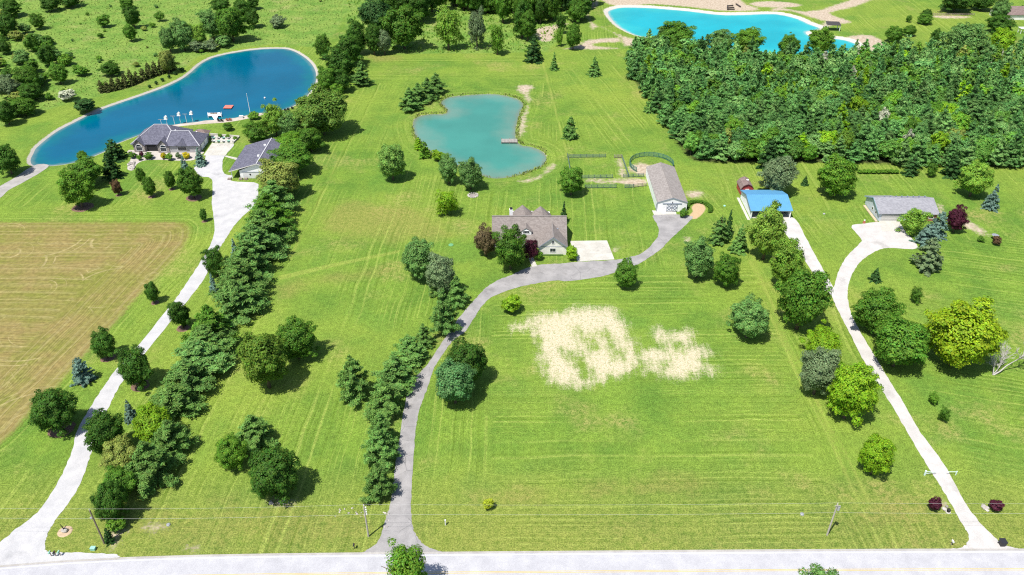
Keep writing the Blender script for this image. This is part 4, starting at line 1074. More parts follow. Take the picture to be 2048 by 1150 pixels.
# ------------------------------------------------------------------ buildings
R_TAUPE = shingle('taupe_shingles', (0.170, 0.147, 0.137), (0.250, 0.221, 0.206))
R_SLATE = shingle('slate_shingles', (0.080, 0.080, 0.110), (0.145, 0.145, 0.188))
R_GREY = shingle('grey_shingles', (0.205, 0.205, 0.228), (0.285, 0.285, 0.310))
R_BROWN = shingle('brown_shingles', (0.15, 0.105, 0.10), (0.22, 0.17, 0.155))
R_BARN = shingle('barn_shingles', (0.205, 0.183, 0.172), (0.285, 0.260, 0.246))
W_WHITE = siding('white_siding', (0.76, 0.74, 0.71))
W_BARN = siding('white_barn_steel', (0.80, 0.80, 0.81), 0.3, True)
W_PALE = siding('pale_blue_siding', (0.5, 0.56, 0.62))
W_RED = siding('red_barn_siding', (0.36, 0.055, 0.05), 0.25, True)
W_STONE = stone_mat('stone_wall', (0.16, 0.14, 0.13), (0.36, 0.33, 0.31))
M_BLUE = siding('blue_steel_roof', (0.085, 0.255, 0.44), 0.6, True, 0.03, 0.04, 0.55)
M_RIDGE = plain('ridge_cap', (0.2, 0.18, 0.17), 0.9, 0.1)
M_RIDGE_L = plain('pale_ridge_cap', (0.38, 0.38, 0.41), 0.9, 0.1)
def gable_y(X0, X1, Y0, Y1, ze, zr, over=0.4, thick=0.14, xm=None):
    """roof slabs of a roof whose ridge runs along Y (away from the camera): left, right"""
    xm = (X0 + X1) / 2 if xm is None else xm
    out = []
    for s, xe in ((-1, X0), (1, X1)):
        sl = (zr - ze) / abs(xm - xe); xo = xe + s * over; zo = ze - sl * over
        out.append(MB().prism([(xm, 0, zr), (xo, 0, zo), (xo, 0, zo + thick), (xm, 0, zr + thick)], (0, Y0 - over, 0), (0, Y1 + over, 0)))
    return out
def gable_x(X0, X1, Y0, Y1, ze, zr, over=0.4, thick=0.14, ym=None):
    ym = (Y0 + Y1) / 2 if ym is None else ym
    out = []
    for s, ye in ((-1, Y0), (1, Y1)):
        sl = (zr - ze) / abs(ym - ye); yo = ye + s * over; zo = ze - sl * over
        out.append(MB().prism([(0, ym, zr), (0, yo, zo), (0, yo, zo + thick), (0, ym, zr + thick)], (X0 - over, 0, 0), (X1 + over, 0, 0)))
    return out
def walls_y(X0, X1, Y0, Y1, ze, zr, xm=None):
    xm = (X0 + X1) / 2 if xm is None else xm
    return MB().prism([(X0,0,0),(X1,0,0),(X1,0,ze),(xm,0,zr-0.02),(X0,0,ze)], (0,Y0,0), (0,Y1,0))
def walls_x(X0, X1, Y0, Y1, ze, zr, ym=None):
    ym = (Y0 + Y1) / 2 if ym is None else ym
    return MB().prism([(0,Y0,0),(0,Y1,0),(0,Y1,ze),(0,ym,zr-0.02),(0,Y0,ze)], (X0,0,0), (X1,0,0))
def hip(X0, X1, Y0, Y1, ze, zr, rx0, rx1, ym=None, over=0.5, thick=0.12):
    ym = (Y0 + Y1) / 2 if ym is None else ym
    X0 -= over; X1 += over; Y0 -= over; Y1 += over
    c = [(X0,Y0,ze),(X1,Y0,ze),(X1,Y1,ze),(X0,Y1,ze)]; lo = [(x, y, z - thick) for x, y, z in c]
    return MB().add(c + lo + [(rx0, ym, zr), (rx1, ym, zr)], [(0,1,9,8),(1,2,9),(2,3,8,9),(3,0,8),(0,4,5,1),(1,5,6,2),(2,6,7,3),(3,7,4,0),(7,6,5,4)])
def window(root, x0, x1, z0, z1, y, side='front', x=None, panes=2, mat=WHITEPAINT):
    """frame proud of the wall, a pane for each light"""
    fr, t = MB(), 0.09
    def q(a0, a1, b0, b1, d0, d1):
        if side == 'front': return MB().box(a0, a1, y - d1, y - d0, b0, b1)
        if side == 'left': return MB().box(x - d1, x - d0, a0, a1, b0, b1)
        return MB().box(x + d0, x + d1, a0, a1, b0, b1)
    for a in ((x0, x1, z0, z0+t), (x0, x1, z1-t, z1), (x0, x0+t, z0+t, z1-t), (x1-t, x1, z0+t, z1-t)):
        m = q(*a, 0.0, 0.07); fr.add(m.v, m.f)
    o = part('window', fr, mat, root)
    w = (x1 - x0 - t * 2 - 0.06 * (panes - 1)) / panes
    for i in range(panes):
        a = x0 + t + i * (w + 0.06)
        sub('pane', q(a, a + w, z0 + t, z1 - t, 0.004, 0.03), GLASS, o, root)
    return o
def ridge(root, p, q_, mat=M_RIDGE, w=0.35):
    return part('ridge_cap', MB().bar(p, q_, w, 0.1), mat, root)

# --- the white barn
X0, X1, Y0, Y1 = 44.4, 53.5, 215.8, 240.2
g = thing('white_barn', ((X0+X1)/2, Y0, 0), 'long white barn with taupe shingle roof and crossed sliding doors', 'barn')
part('wall', walls_y(X0, X1, Y0, Y1, 3.1, 4.65), W_BARN, g)
for m in gable_y(X0, X1, Y0, Y1, 3.15, 4.7, 0.1): part('roof', m, R_BARN, g)
ridge(g, (48.95, Y0-0.1, 4.85), (48.95, Y1+0.1, 4.85))
rk = MB()
for s in (-1, 1): rk.bar((48.95, Y0-0.16, 4.74), (48.95+s*4.68, Y0-0.16, 3.16), 0.08, 0.2)
part('fascia', rk, TRIM, g)
part('door_rail', MB().box(46.0, 51.8, Y0-0.16, Y0-0.02, 2.72, 2.92), TRIM, g)
for dx in (47.25, 48.97):
    dd = part('door', MB().box(dx, dx+1.66, Y0-0.09, Y0-0.01, 0.08, 2.7), WHITEPAINT, g)
    br = MB(); yb = Y0 - 0.12
    for a, b_ in (((dx+.09,.17),(dx+1.57,.17)),((dx+.09,2.6),(dx+1.57,2.6)),((dx+.09,1.38),(dx+1.57,1.38)),((dx+.09,.17),(dx+.09,2.6)),((dx+1.57,.17),(dx+1.57,2.6)),((dx+.09,.17),(dx+1.57,1.38)),((dx+1.57,.17),(dx+.09,1.38)),((dx+.09,1.38),(dx+1.57,2.6)),((dx+1.57,1.38),(dx+.09,2.6))):
        br.bar((a[0], yb, a[1]), (b_[0], yb, b_[1]), 0.06, 0.15)
    sub('brace', br, TRIM, dd, g)
part('lamp', MB().box(48.85, 49.05, Y0-0.25, Y0, 3.1, 3.35), DARK, g)
part('side_door', MB().box(X0-0.05, X0-0.005, Y0+0.7, Y0+1.8, 0.05, 2.1), TRIM, g)
part('corner_post', MB().box(X0-0.06, X0+0.1, Y0-0.06, Y0+0.06, 0, 2.9), TRIM, g)

# --- the middle house
g = thing('middle_house', (5, 191, 0), 'white house with taupe roof, front gable, arched dormer and twin rear peaks', 'house')
part('wall', walls_x(-5.3, 15.2, 194.9, 206.0, 2.7, 7.0, 200.3), W_WHITE, g)
for m in gable_x(-5.3, 15.2, 194.9, 206.0, 2.75, 7.05, 0.45, 0.14, 200.3): part('roof', m, R_TAUPE, g)
ridge(g, (-5.75, 200.3, 7.22), (15.65, 200.3, 7.22))
GX0, GX1, GY = 7.6, 15.3, 190.9
part('gable_wing_wall', walls_y(GX0, GX1, GY, 196.5, 2.7, 5.75), siding('white_brick', (0.76, 0.73, 0.68), 0.12), g)
for m in gable_y(GX0, GX1, GY, 199.0, 2.75, 5.8, 0.35): part('wing_roof', m, R_TAUPE, g)
ridge(g, (11.45, GY-0.35, 5.98), (11.45, 198.6, 5.98))
fz = MB()
for s in (-1, 1): fz.bar((11.45, GY-0.4, 5.82), (11.45+s*4.2, GY-0.4, 2.52), 0.08, 0.26)
part('fascia', fz, TRIM, g)
window(g, 10.6, 12.3, 0.9, 2.2, GY)
window(g, 11.1, 11.85, 3.5, 4.7, GY, panes=2)
part('belt_course', MB().box(GX0-0.03, GX1+0.03, GY-0.05, GY-0.005, 2.62, 2.74), TRIM, g)
part('corner_pier', MB().box(GX0-0.15, GX0+0.35, GY-0.08, GY+0.3, 0, 2.3), WHITEPAINT, g)
part('porch_opening', MB().box(4.2, 7.3, 194.7, 194.88, 0.1, 2.3), DARK, g)
# dormer
dw = MB().prism([(2.5,0,3.3),(5.5,0,3.3),(5.5,0,4.75),(4.0,0,5.8),(2.5,0,4.75)], (0,195.8,0), (0,199.5,0)); part('dormer_wall', dw, WHITEPAINT, g)
for s in (-1, 1):
    part('dormer_roof', MB().prism([(4.0,0,5.78),(4.0+s*1.75,0,4.52),(4.0+s*1.75,0,4.64),(4.0,0,5.92)], (0,195.65,0), (0,199.8,0)), R_TAUPE, g)
window(g, 3.1, 4.9, 4.05, 4.95, 195.8, panes=4)
for cx, cy, hw, pk in ((3.1, 208.2, 3.4, 6.5), (8.4, 207.8, 3.2, 6.3)):
    part('rear_wing_wall', MB().box(cx-hw+.3, cx+hw-.3, cy-2.6, cy+3.0, 0, 2.8), W_WHITE, g)
    n8 = 8; pts8 = [(cx + hw*1.08*math.cos(6.283*(i+.5)/n8), cy + hw*1.08*math.sin(6.283*(i+.5)/n8)) for i in range(n8)]
    part('rear_wing_roof', MB().add([(x, y, 2.9) for x, y in pts8] + [(cx, cy, pk)] + [(x, y, 2.75) for x, y in pts8], [(i, (i+1)%8, 8) for i in range(8)] + [(9+i, 9+(i+1)%8, (i+1)%8, i) for i in range(8)]), R_TAUPE, g)
ch = part('chimney', MB().box(-0.75, 0.2, 201.6, 202.6, 4.0, 8.4), WHITEPAINT, g)
sub('chimney_cap', MB().box(-0.6, 0.05, 201.75, 202.45, 8.4, 8.9), DARK, ch, g)
part('roof_vent', MB().box(12.7, 13.2, 197.0, 197.4, 4.6, 4.9), TRIM, g)
part('foundation_planting', MB().box(8.6, 14.4, 190.3, 190.75, 0, 0.25), plain('border_plants', (0.06, 0.12, 0.02), 0.9, 0.5, 3), g)
window(g, 195.8, 197.2, 0.9, 2.1, 0, 'right', 15.2)

# --- the blue roofed barn
g = thing('blue_barn', (78, 211.5, 0), 'open fronted white barn with a bright blue metal roof', 'barn')
part('back_wall', MB().box(72.4, 84.2, 224.3, 224.5, 0, 2.65), W_BARN, g)
part('side_wall', walls_x(72.2, 72.4, 211.6, 224.5, 2.7, 4.4, 218.3), W_BARN, g)
part('side_wall', walls_x(84.0, 84.2, 211.6, 224.5, 2.7, 4.4, 218.3), W_BARN, g)
for m in gable_x(72.2, 84.2, 211.6, 224.5, 2.75, 4.45, 0.35, 0.1, 218.3): part('roof', m, M_BLUE, g)
for ya, za, yb in ((211.3, 2.74, 218.3), (225.0, 2.6, 218.3)):
    rb = MB()
    for k in range(20): rb.bar((72.1 + k*.632, ya, za - .02), (72.1 + k*.632, yb, 4.58), .07, .06)
    part('roof_ribs', rb, M_BLUE, g)
fb = MB()
for s, ye in ((-1, 211.2), (1, 224.9)): fb.bar((71.8, 218.3, 4.42), (71.8, ye, 2.6), 0.1, 0.4)
part('gable_trim', fb, plain('slate_blue_trim', (0.12, 0.2, 0.28), 0.5, 0.05), g)
for x in (72.3, 76.3, 80.2, 84.0): part('post', MB().box(x-.15, x+.15, 211.5, 211.8, 0, 2.7), WHITEPAINT, g)
part('front_beam', MB().box(72.4, 84.0, 211.55, 211.75, 2.4, 2.7), WHITEPAINT, g)
part('interior_floor', MB().box(72.45, 83.95, 211.7, 224.2, 0.0, 0.05), CONCRETE, g)
part('side_strip', MB().box(71.1, 71.9, 210.6, 224.8, 0.0, 0.04), CONCRETE, g)
# --- the red shed
g = thing('red_shed', (74.6, 226.6, 0), 'small red gambrel roofed shed behind the blue barn', 'shed')
prof = [(-2.0,0.1),(2.0,0.1),(2.0,2.2),(1.25,3.2),(0,3.75),(-1.25,3.2),(-2.0,2.2)]
part('wall', MB().prism([(74.6+x,0,z) for x, z in prof], (0,226.7,0), (0,231.6,0)), W_RED, g)
rp = [(-2.2,2.02),(-1.35,3.27),(0,3.85),(1.35,3.27),(2.2,2.02)]
for i in range(4):
    a, b_ = rp[i], rp[i+1]
    part('roof', MB().prism([(74.6+a[0],0,a[1]),(74.6+b_[0],0,b_[1]),(74.6+b_[0],0,b_[1]+.1),(74.6+a[0],0,a[1]+.1)], (0,226.4,0), (0,231.9,0)), R_BROWN, g)
part('roof_vent', MB().box(74.75, 75.4, 229.3, 229.9, 3.5, 3.95), WHITEPAINT, g)
part('door', MB().box(74.0, 75.2, 226.62, 226.69, 0.15, 2.1), WHITEPAINT, g)
cart = P(1536, 376)
g = thing('garden_cart', cart, 'small white cart under the pine behind the blue barn', 'cart')
part('tray', MB().box(cart.x-.8, cart.x+.8, cart.y-.45, cart.y+.45, .45, .9), WHITEPLASTIC, g)
for sx in (-.5, .5): part('wheel', MB().tube([(cart.x+sx, cart.y-.5, .25), (cart.x+sx, cart.y+.5, .25)], [.25, .25], 10), BLACKPLASTIC, g)
part('handle', MB().bar((cart.x+.8, cart.y, .7), (cart.x+1.5, cart.y, 1.0), .05), STEEL, g)

# --- the ranch house
g = thing('ranch_house', (119, 210, 0), 'low grey roofed ranch house with pale blue gable end', 'house')
part('wall', walls_x(110.2, 127.6, 210.0, 220.8, 2.42, 4.6, 215.6), W_PALE, g)
for i, m in enumerate(gable_x(110.2, 117.6, 210.0, 220.8, 2.72, 4.92, 0.45, 0.14, 215.6)): part('garage_roof', m, R_GREY, g)
for i, m in enumerate(gable_x(118.55, 127.6, 210.0, 220.8, 2.5, 4.74, 0.45, 0.14, 215.6)): part('main_roof', m, R_GREY, g)
part('gutter', MB().box(118.1, 122.4, 209.42, 209.52, 2.2, 2.36), WHITEPAINT, g)
part('gable_panel', MB().prism([(0,213.2,3.75),(0,218.0,3.75),(0,215.6,4.72)], (110.12,0,0), (110.19,0,0)), plain('teal_gable', (0.2, 0.32, 0.36), 0.6, 0.05), g)
part('gable_vent', MB().tube([(110.02, 215.6, 4.2), (110.13, 215.6, 4.2)], [.28, .28], 12), WHITEPAINT, g)
fb = MB()
for s, ye in ((-1, 209.5), (1, 221.3)): fb.bar((109.72, 215.6, 4.9), (109.72, ye, 2.45), 0.1, 0.32)
part('fascia', fb, plain('blue_grey_trim', (0.24, 0.36, 0.42), 0.5, 0.05), g)
window(g, 212.0, 213.0, 1.0, 2.1, 0, 'left', 110.2); window(g, 214.6, 215.6, 1.0, 2.1, 0, 'left', 110.2)
dd = part('garage_door', MB().box(110.9, 116.2, 209.9, 209.99, 0.05, 2.2), plain('garage_door_paint', (0.5, 0.49, 0.47), 0.6, 0.05), g)
for z in (0.55, 1.1, 1.65): sub('door_panel', MB().box(111.0, 116.1, 209.86, 209.897, z-.46, z-.04), plain('door_panel_paint', (0.52, 0.51, 0.49), 0.6, 0.05), dd, g)
part('entry', MB().box(118.4, 124.0, 209.88, 209.99, 0.1, 2.1), DARK, g)
part('brick_front', MB().box(124.2, 127.5, 209.9, 209.99, 0.05, 2.25), stone_mat('red_brick', (0.30, 0.12, 0.08), (0.42, 0.2, 0.14), 4), g)
window(g, 125.1, 126.6, 0.9, 2.0, 209.9)
for x in (118.2, 121.0, 123.8): part('porch_post', MB().box(x-.07, x+.07, 209.7, 209.84, 0, 2.35), WHITEPAINT, g)
for i in range(8): part('roof_vent', MB().box(113.3+i*1.75, 113.6+i*1.75, 216.3, 216.6, 4.45, 5.08), TRIM, g)
part('side_planter', MB().box(109.2, 109.9, 209.4, 219.5, 0, 0.25), plain('planter_wood', (0.45, 0.36, 0.25), 0.9, 0.2), g)

# --- the lake house
g = thing('lake_house', (-121, 258, 0), 'sprawling lake house with slate grey hip roofs and stone front', 'house')
part('wall', MB().box(-133, -116, 259.5, 271.5, 0, 2.7), W_STONE, g)
part('wing_wall', MB().box(-120.5, -109.4, 258.2, 267.6, 0, 2.7), siding('grey_siding', (0.36, 0.36, 0.37)), g)
part('roof', hip(-133, -116.2, 259.5, 271.5, 2.75, 7.6, -126.3, -121.8, 265.2), R_SLATE, g)
part('wing_roof', hip(-120.6, -109.4, 258.2, 267.6, 2.72, 6.1, -119.9, -113.6, 263.0), R_SLATE, g)
ridge(g, (-126.3, 265.2, 7.62), (-121.8, 265.2, 7.62), M_RIDGE_L); ridge(g, (-119.9, 263.0, 6.12), (-113.6, 263.0, 6.12), M_RIDGE_L)
for a, b_ in (((-113.6,263.0,6.12),(-108.9,257.7,2.76)),((-113.6,263.0,6.12),(-108.9,268.1,2.76)),((-121.8,265.2,7.62),(-115.7,259.0,2.8)),((-126.3,265.2,7.62),(-133.5,259.0,2.8)),((-119.9,263.0,6.12),(-121.1,257.7,2.76))):
    part('hip_cap', MB().bar(a, b_, 0.3, 0.08), M_RIDGE_L, g)
for gx_, w_, yy_ in ((-130.6, 1.9, 258.6), (-121.9, 2.0, 258.0)):
    part('entry_gable_wall', walls_y(gx_-w_, gx_+w_, yy_, 261.5, 2.7, 4.7), W_STONE, g)
    for m in gable_y(gx_-w_, gx_+w_, yy_, 263.0, 2.72, 4.75, 0.35, 0.12): part('entry_gable_roof', m, R_SLATE, g)
    wn = window(g, gx_-1.1, gx_+1.1, 0.5, 2.0, yy_, panes=3)
    arch = [(gx_ + 1.1*math.cos(t), 0, 2.05 + 0.95*math.sin(t)) for t in np.linspace(0, math.pi, 9)]
    ao = part('arched_window', MB().prism(arch, (0, yy_-0.07, 0), (0, yy_, 0)), WHITEPAINT, g)
    sub('pane', MB().prism([(gx_+(x-gx_)*.82, y, 2.12+(z-2.05)*.8) for x, y, z in arch], (0, yy_-0.09, 0), (0, yy_-0.074, 0)), GLASS, ao, g)
part('porch_opening', MB().box(-128.2, -124.6, 259.38, 259.48, 0.1, 2.4), DARK, g)
part('garage_gable_roof', MB().add([(-117.4,257.4,2.85),(-113.4,257.4,2.85),(-115.4,260.4,4.75),(-115.4,257.9,4.3)], [(0,1,3),(0,3,2),(1,2,3)]), R_SLATE, g)
window(g, -117.0, -113.8, 0.9, 2.2, 258.2, panes=4)
for y_ in (260.2, 263.6): part('garage_door', MB().box(-109.38, -109.3, y_, y_+2.8, 0.05, 2.2), WHITEPAINT, g)
for x, y, z in ((-119.0, 264.5, 5.6), (-112.0, 265.4, 4.6)): part('roof_vent', MB().box(x-.2, x+.2, y-.2, y+.2, z-.6, z+.2), WHITEPAINT, g)
part('sun_room_roof', hip(-114.5, -110.0, 268.0, 271.5, 2.4, 3.9, -113.0, -111.6), R_BROWN, g)
part('sun_room_wall', MB().box(-114.3, -110.2, 267.7, 271.3, 0, 2.35), W_STONE, g)
# --- the detached garage
g = thing('detached_garage', (-84, 238, 0), 'detached garage with slate grey gable roof and white front', 'garage')
part('wall', walls_y(-89.6, -76.2, 238.3, 257.6, 2.75, 5.3, -83.4), WHITEPAINT, g)
part('lean_to_post', MB().box(-92.4, -92.2, 238.2, 238.4, 0, 2.4), WHITEPAINT, g)
part('lean_to_wall', MB().box(-92.5, -89.6, 255.5, 257.4, 0, 2.2), WHITEPAINT, g)
for m in gable_y(-92.6, -76.0, 238.2, 257.8, 2.72, 5.4, 0.4, 0.14, -83.4): part('roof', m, R_SLATE, g)
fz = MB()
fz.bar((-83.4, 237.75, 5.42), (-93.0, 237.75, 2.62), 0.08, 0.22); fz.bar((-83.4, 237.75, 5.42), (-75.6, 237.75, 2.62), 0.08, 0.22)
part('fascia', fz, plain('cream_trim', (0.55, 0.54, 0.5), 0.6, 0.05), g)
dd = part('garage_door', MB().box(-88.6, -82.4, 238.2, 238.29, 0.05, 2.3), WHITEPLASTIC, g)
sub('door_header', MB().box(-88.8, -82.2, 238.1, 238.18, 2.32, 2.45), TRIM, dd, g)
part('wreath', MB().tube([(-86.2, 238.1, 1.5), (-86.2, 238.19, 1.5)], [.28, .28], 12), DARK, g)
for y_ in (243.5, 252.0): part('roof_vent', MB().box(-84.6, -83.9, y_, y_+.7, 5.0, 5.75), WHITEPAINT, g)
ridge(g, (-83.4, 237.8, 5.56), (-83.4, 258.2, 5.56), M_RIDGE_L)
for i, x in enumerate((-93.0, -89.3, -87.6)):
    o = tag(link('firewood_stack', MB().prism([(x-.7,0,0),(x+.7,0,0),(x+.5,0,.6),(x-.5,0,.6)], (0,237.0,0), (0,237.7,0)).mesh('firewood_stack'), WOODGREY), 'low stack of logs before the detached garage, %s from the left' % ordw[i], 'logs', 'log stacks before the garage')

# --- beds, patio and furniture of the lake house
BED = [(258,300),(262,316),(255,334),(257,340),(267,340),(274,328),(292,320.5),(330,320),(360,321.5),(388,320),(392,312),(406,307),(400,302),(330,303)]
sheet('planting_bed', BED, 0.03, drive_mat('bed_gravel', (0.36,0.33,0.3), (0.45,0.42,0.38), (0.25,0.2,0.16), 0.6), 3)
random.seed(9)
for i in range(14):
    p = P(random.uniform(257, 272), random.uniform(322, 338))
    tag(link('bed_boulder', MB().blob((p.x, p.y, .2), random.uniform(.3,.7), random.uniform(.3,.7), random.uniform(.25,.5), 8, 5, .18).mesh('bed_boulder'), ROCK), 'grey boulder in the dry stream bed beside the lake house', 'boulder', 'boulders of the dry stream bed')
slabs('patio', [P(424,285), P(467,286), P(479,275), P(421,270)], 0.06, 4, 3)
pw = MB()
for a, b_ in (((421,269.5),(479,274.5)),((479,274.5),(467,287))): 
    pa, pb = P(*a), P(*b_); pw.bar((pa.x,pa.y,.3), (pb.x,pb.y,.3), .35, .6)
o = tag(link('patio_wall', pw.mesh('patio_wall'), CONCRETE), 'low pale wall round the lake house patio', 'wall')
for i in range(9):
    x = 427 + (i % 5) * 10; y = 284.5 - (i // 5) * 6.5
    p = P(x, y); g = thing('patio_lounger', p, 'outdoor lounger on the lake house patio, %s of the set counted from the near left' % ordw[i], 'lounger', 'patio loungers')
    part('seat', MB().box(p.x-.35, p.x+.35, p.y-.2, p.y+1.0, .3, .42), GREENPLASTIC if i % 2 else WHITEPLASTIC, g)
    part('backrest', MB().add([(p.x-.35,p.y-.15,.4),(p.x+.35,p.y-.15,.4),(p.x+.35,p.y-.75,1.0),(p.x-.35,p.y-.75,1.0),(p.x-.35,p.y-.07,.4),(p.x+.35,p.y-.07,.4),(p.x+.35,p.y-.67,1.04),(p.x-.35,p.y-.67,1.04)], [(0,1,2,3),(4,5,6,7),(0,4,5,1),(2,6,7,3),(1,5,6,2),(0,3,7,4)]), GREENPLASTIC if i % 2 else WHITEPLASTIC, g)
    for sx, sy in ((-.3,-.15),(.3,-.15),(-.3,.9),(.3,.9)): part('leg', MB().box(p.x+sx-.03, p.x+sx+.03, p.y+sy-.03, p.y+sy+.03, 0.06, .3), STEEL, g)
for i, (x, y) in enumerate(((440,273),(455,274),(470,278))):
    T('patio_plant','shrub',(x-5,y-6,x+5,y+2),'fresh','potted plant on the lake house patio, %s from the left' % ordw[i],'plant','patio plants')

# --- lake shore things
def chair(px, py, mat, label, group=None):
    p = P(px, py); g = thing('beach_chair', p, label, 'chair', group)
    part('seat', MB().box(p.x-.35, p.x+.35, p.y-.35, p.y+.35, .32, .4), mat, g)
    part('backrest', MB().box(p.x-.35, p.x+.35, p.y-.45, p.y-.35, .4, 1.15), mat, g)
    for s in (-1, 1):
        part('armrest', MB().box(p.x+s*.42-.08, p.x+s*.42+.08, p.y-.4, p.y+.4, .58, .64), mat, g)
        for sy in (-.36, .36): part('leg', MB().box(p.x+s*.42-.04, p.x+s*.42+.04, p.y+sy-.04, p.y+sy+.04, -0.05, .58), mat, g)
REDW = plain('red_wood', (0.33, 0.10, 0.07), 0.7, 0.1)
chair(438.5, 243, BLACKPLASTIC, 'left black chair on the beach below the white dock'); chair(444.5, 243, BLACKPLASTIC, 'right black chair on the beach below the white dock')
chair(455, 241.5, REDW, 'left red chair on the beach'); chair(461, 241, REDW, 'right red chair on the beach')
chair(571, 222, BLACKPLASTIC, 'dark chair on the beach right of the pale tree, left of three'); chair(577, 220.5, BLACKPLASTIC, 'dark chair on the beach right of the pale tree, middle of three'); chair(585, 218, BLACKPLASTIC, 'dark chair on the beach right of the pale tree, right of three')
p = P(483, 236); g = thing('storage_chest', p, 'white storage chest on the beach right of the red chairs', 'chest')
part('box', MB().box(p.x-.7, p.x+.7, p.y-.5, p.y+.5, 0, .8), WHITEPLASTIC, g); part('lid', MB().box(p.x-.76, p.x+.76, p.y-.56, p.y+.56, .81, .92), WHITEPLASTIC, g)
BEACH = [(318,257),(335,252.5),(355,248.5),(372,246.5),(395,244),(412,241),(440,239.5),(470,236),(500,229.5),(520,226),(527,229),(505,235),(480,240.5),(450,245),(415,247.5),(380,250.5),(350,254),(326,259)]
sheet('beach', BEACH, 0.03, drive_mat('beach_sand', (0.36,0.31,0.26), (0.47,0.42,0.37), (0.3,0.24,0.19), 0.5), 3)
# the white dock: planks on a frame
a, b_, c_, d_ = P(416,232,.15), P(443,231,.15), P(443,226.5,.15), P(416,227.5,.15)
cen = (a + b_ + c_ + d_) / 4; g = thing('white_dock', (cen.x, cen.y, -0.5), 'white swim dock with benches at the beach', 'dock')
for i in range(12):
    t0, t1 = i / 12, (i + .9) / 12; q = [a.lerp(b_, t0), a.lerp(b_, t1), d_.lerp(c_, t1), d_.lerp(c_, t0)]
    part('plank', MB().add([(*v.xy, .2) for v in q] + [(*v.xy, .05) for v in q], [(0,1,2,3),(0,4,5,1),(1,5,6,2),(2,6,7,3),(3,7,4,0)]), WHITEPAINT, g)
e0, e1 = P(424,233), P(436,233); e2, e3 = P(433,240), P(429,240)
part('gangway', MB().add([(*v.xy, .17) for v in (e0,e1,e2,e3)] + [(*v.xy, .03) for v in (e0,e1,e2,e3)], [(0,1,2,3),(0,4,5,1),(1,5,6,2),(2,6,7,3),(3,7,4,0)]), WHITEPAINT, g)
for s in (0.12, 0.35, 0.6, 0.85):
    v = d_.lerp(c_, s); part('bench', MB().box(v.x-.55, v.x+.55, v.y-.75, v.y-.3, .2, .62), WOODGREY if s in (.35, .6) else WHITEPAINT, g)
for v in (a, b_, c_, d_): part('pile', MB().tube([(v.x, v.y, -2.2), (v.x, v.y, .75)], [.1, .1], 8), WHITEPAINT, g)
p = P(457, 214.5, -.4); g = thing('swim_raft', (p.x, p.y, -0.53), 'red floating swim raft on the blue lake', 'raft')
part('float', MB().box(p.x-1.5, p.x+1.5, p.y-1.5, p.y+1.5, -.75, -.25), DARK, g)
for i in range(7): part('deck_board', MB().box(p.x-1.6, p.x+1.6, p.y-1.62+i*.465, p.y-1.62+i*.465+.43, -.25, -.12), plain('red_raft_paint', (0.62, 0.16, 0.12), 0.6, 0.08), g)
p = P(529.7, 196.2, -.4); tag(link('buoy', MB().blob((p.x, p.y, -.3), .4, .4, .4, 12, 8).mesh('buoy', smooth=True), WHITEPLASTIC), 'white round buoy on the lake', 'buoy')
mp_ = [((324.2,252),238.8,0),((335.2,251.2),234,1),((349.5,248),232,0),((361.4,245.5),227,1),((373.4,243.5),228,0),((385.5,241.2),224.7,1)]
for i, (b0, ty, kind) in enumerate(mp_):
    p = P(*b0); hh = height_at(p, ty)
    g = thing('bird_house_pole' if kind else 'perch_pole', p, ('white bird house on a tall pole at the lake shore, %s pole from the left' if kind else 'tall perch pole with a crossbar at the lake shore, %s pole from the left') % ordw[i], 'bird house' if kind else 'pole', 'poles along the lake shore')
    part('pole', MB().tube([(p.x, p.y, -.6), (p.x, p.y, hh)], [.07, .06], 8), WHITEPAINT, g)
    if kind:
        part('house', MB().prism([(p.x-.45,0,hh-.7),(p.x+.45,0,hh-.7),(p.x+.45,0,hh+.15),(p.x,0,hh+.6),(p.x-.45,0,hh+.15)], (0,p.y-.45,0), (0,p.y+.45,0)), WHITEPAINT, g)
        part('perch', MB().box(p.x-.65, p.x+.65, p.y-.55, p.y+.55, hh-.8, hh-.7), WHITEPAINT, g)
    else:
        part('crossbar', MB().box(p.x-.9, p.x+.9, p.y-.06, p.y+.06, hh-.08, hh+.06), STEEL, g)
p = P(501, 228.5); hh = height_at(p, 188.4)
g = thing('flag_pole', p, 'very tall thin white pole at the lake beach', 'pole')
part('pole', MB().tube([(p.x, p.y, 0), (p.x, p.y, hh*.5), (p.x, p.y, hh)], [.11, .09, .05], 8), WHITEPAINT, g)
part('cap', MB().blob((p.x, p.y, hh+.1), .14, .14, .14, 8, 6), WHITEPAINT, g)
# --- teal pond dock
a, b_, c_, d_ = P(1003,285,.2), P(1035,285,.2), P(1035,278,.2), P(1003,278,.2); cen = (a+b_+c_+d_)/4
g = thing('pond_dock', (cen.x, cen.y, -.3), 'short grey wooden dock on the teal pond', 'dock')
for i in range(11):
    t0, t1 = i/11, (i+.9)/11; q = [a.lerp(b_, t0), a.lerp(b_, t1), d_.lerp(c_, t1), d_.lerp(c_, t0)]
    part('plank', MB().add([(*v.xy, .3) for v in q] + [(*v.xy, .18) for v in q], [(0,1,2,3),(0,4,5,1),(1,5,6,2),(2,6,7,3),(3,7,4,0)]), plain('pale_planks', (0.27,0.25,0.23), 0.9, 0.2), g)
for v in (a, b_, c_, d_, a.lerp(b_, .5), d_.lerp(c_, .5)): part('pile', MB().tube([(v.x, v.y, -2), (v.x, v.y, .6)], [.1, .1], 8), WOODGREY, g)
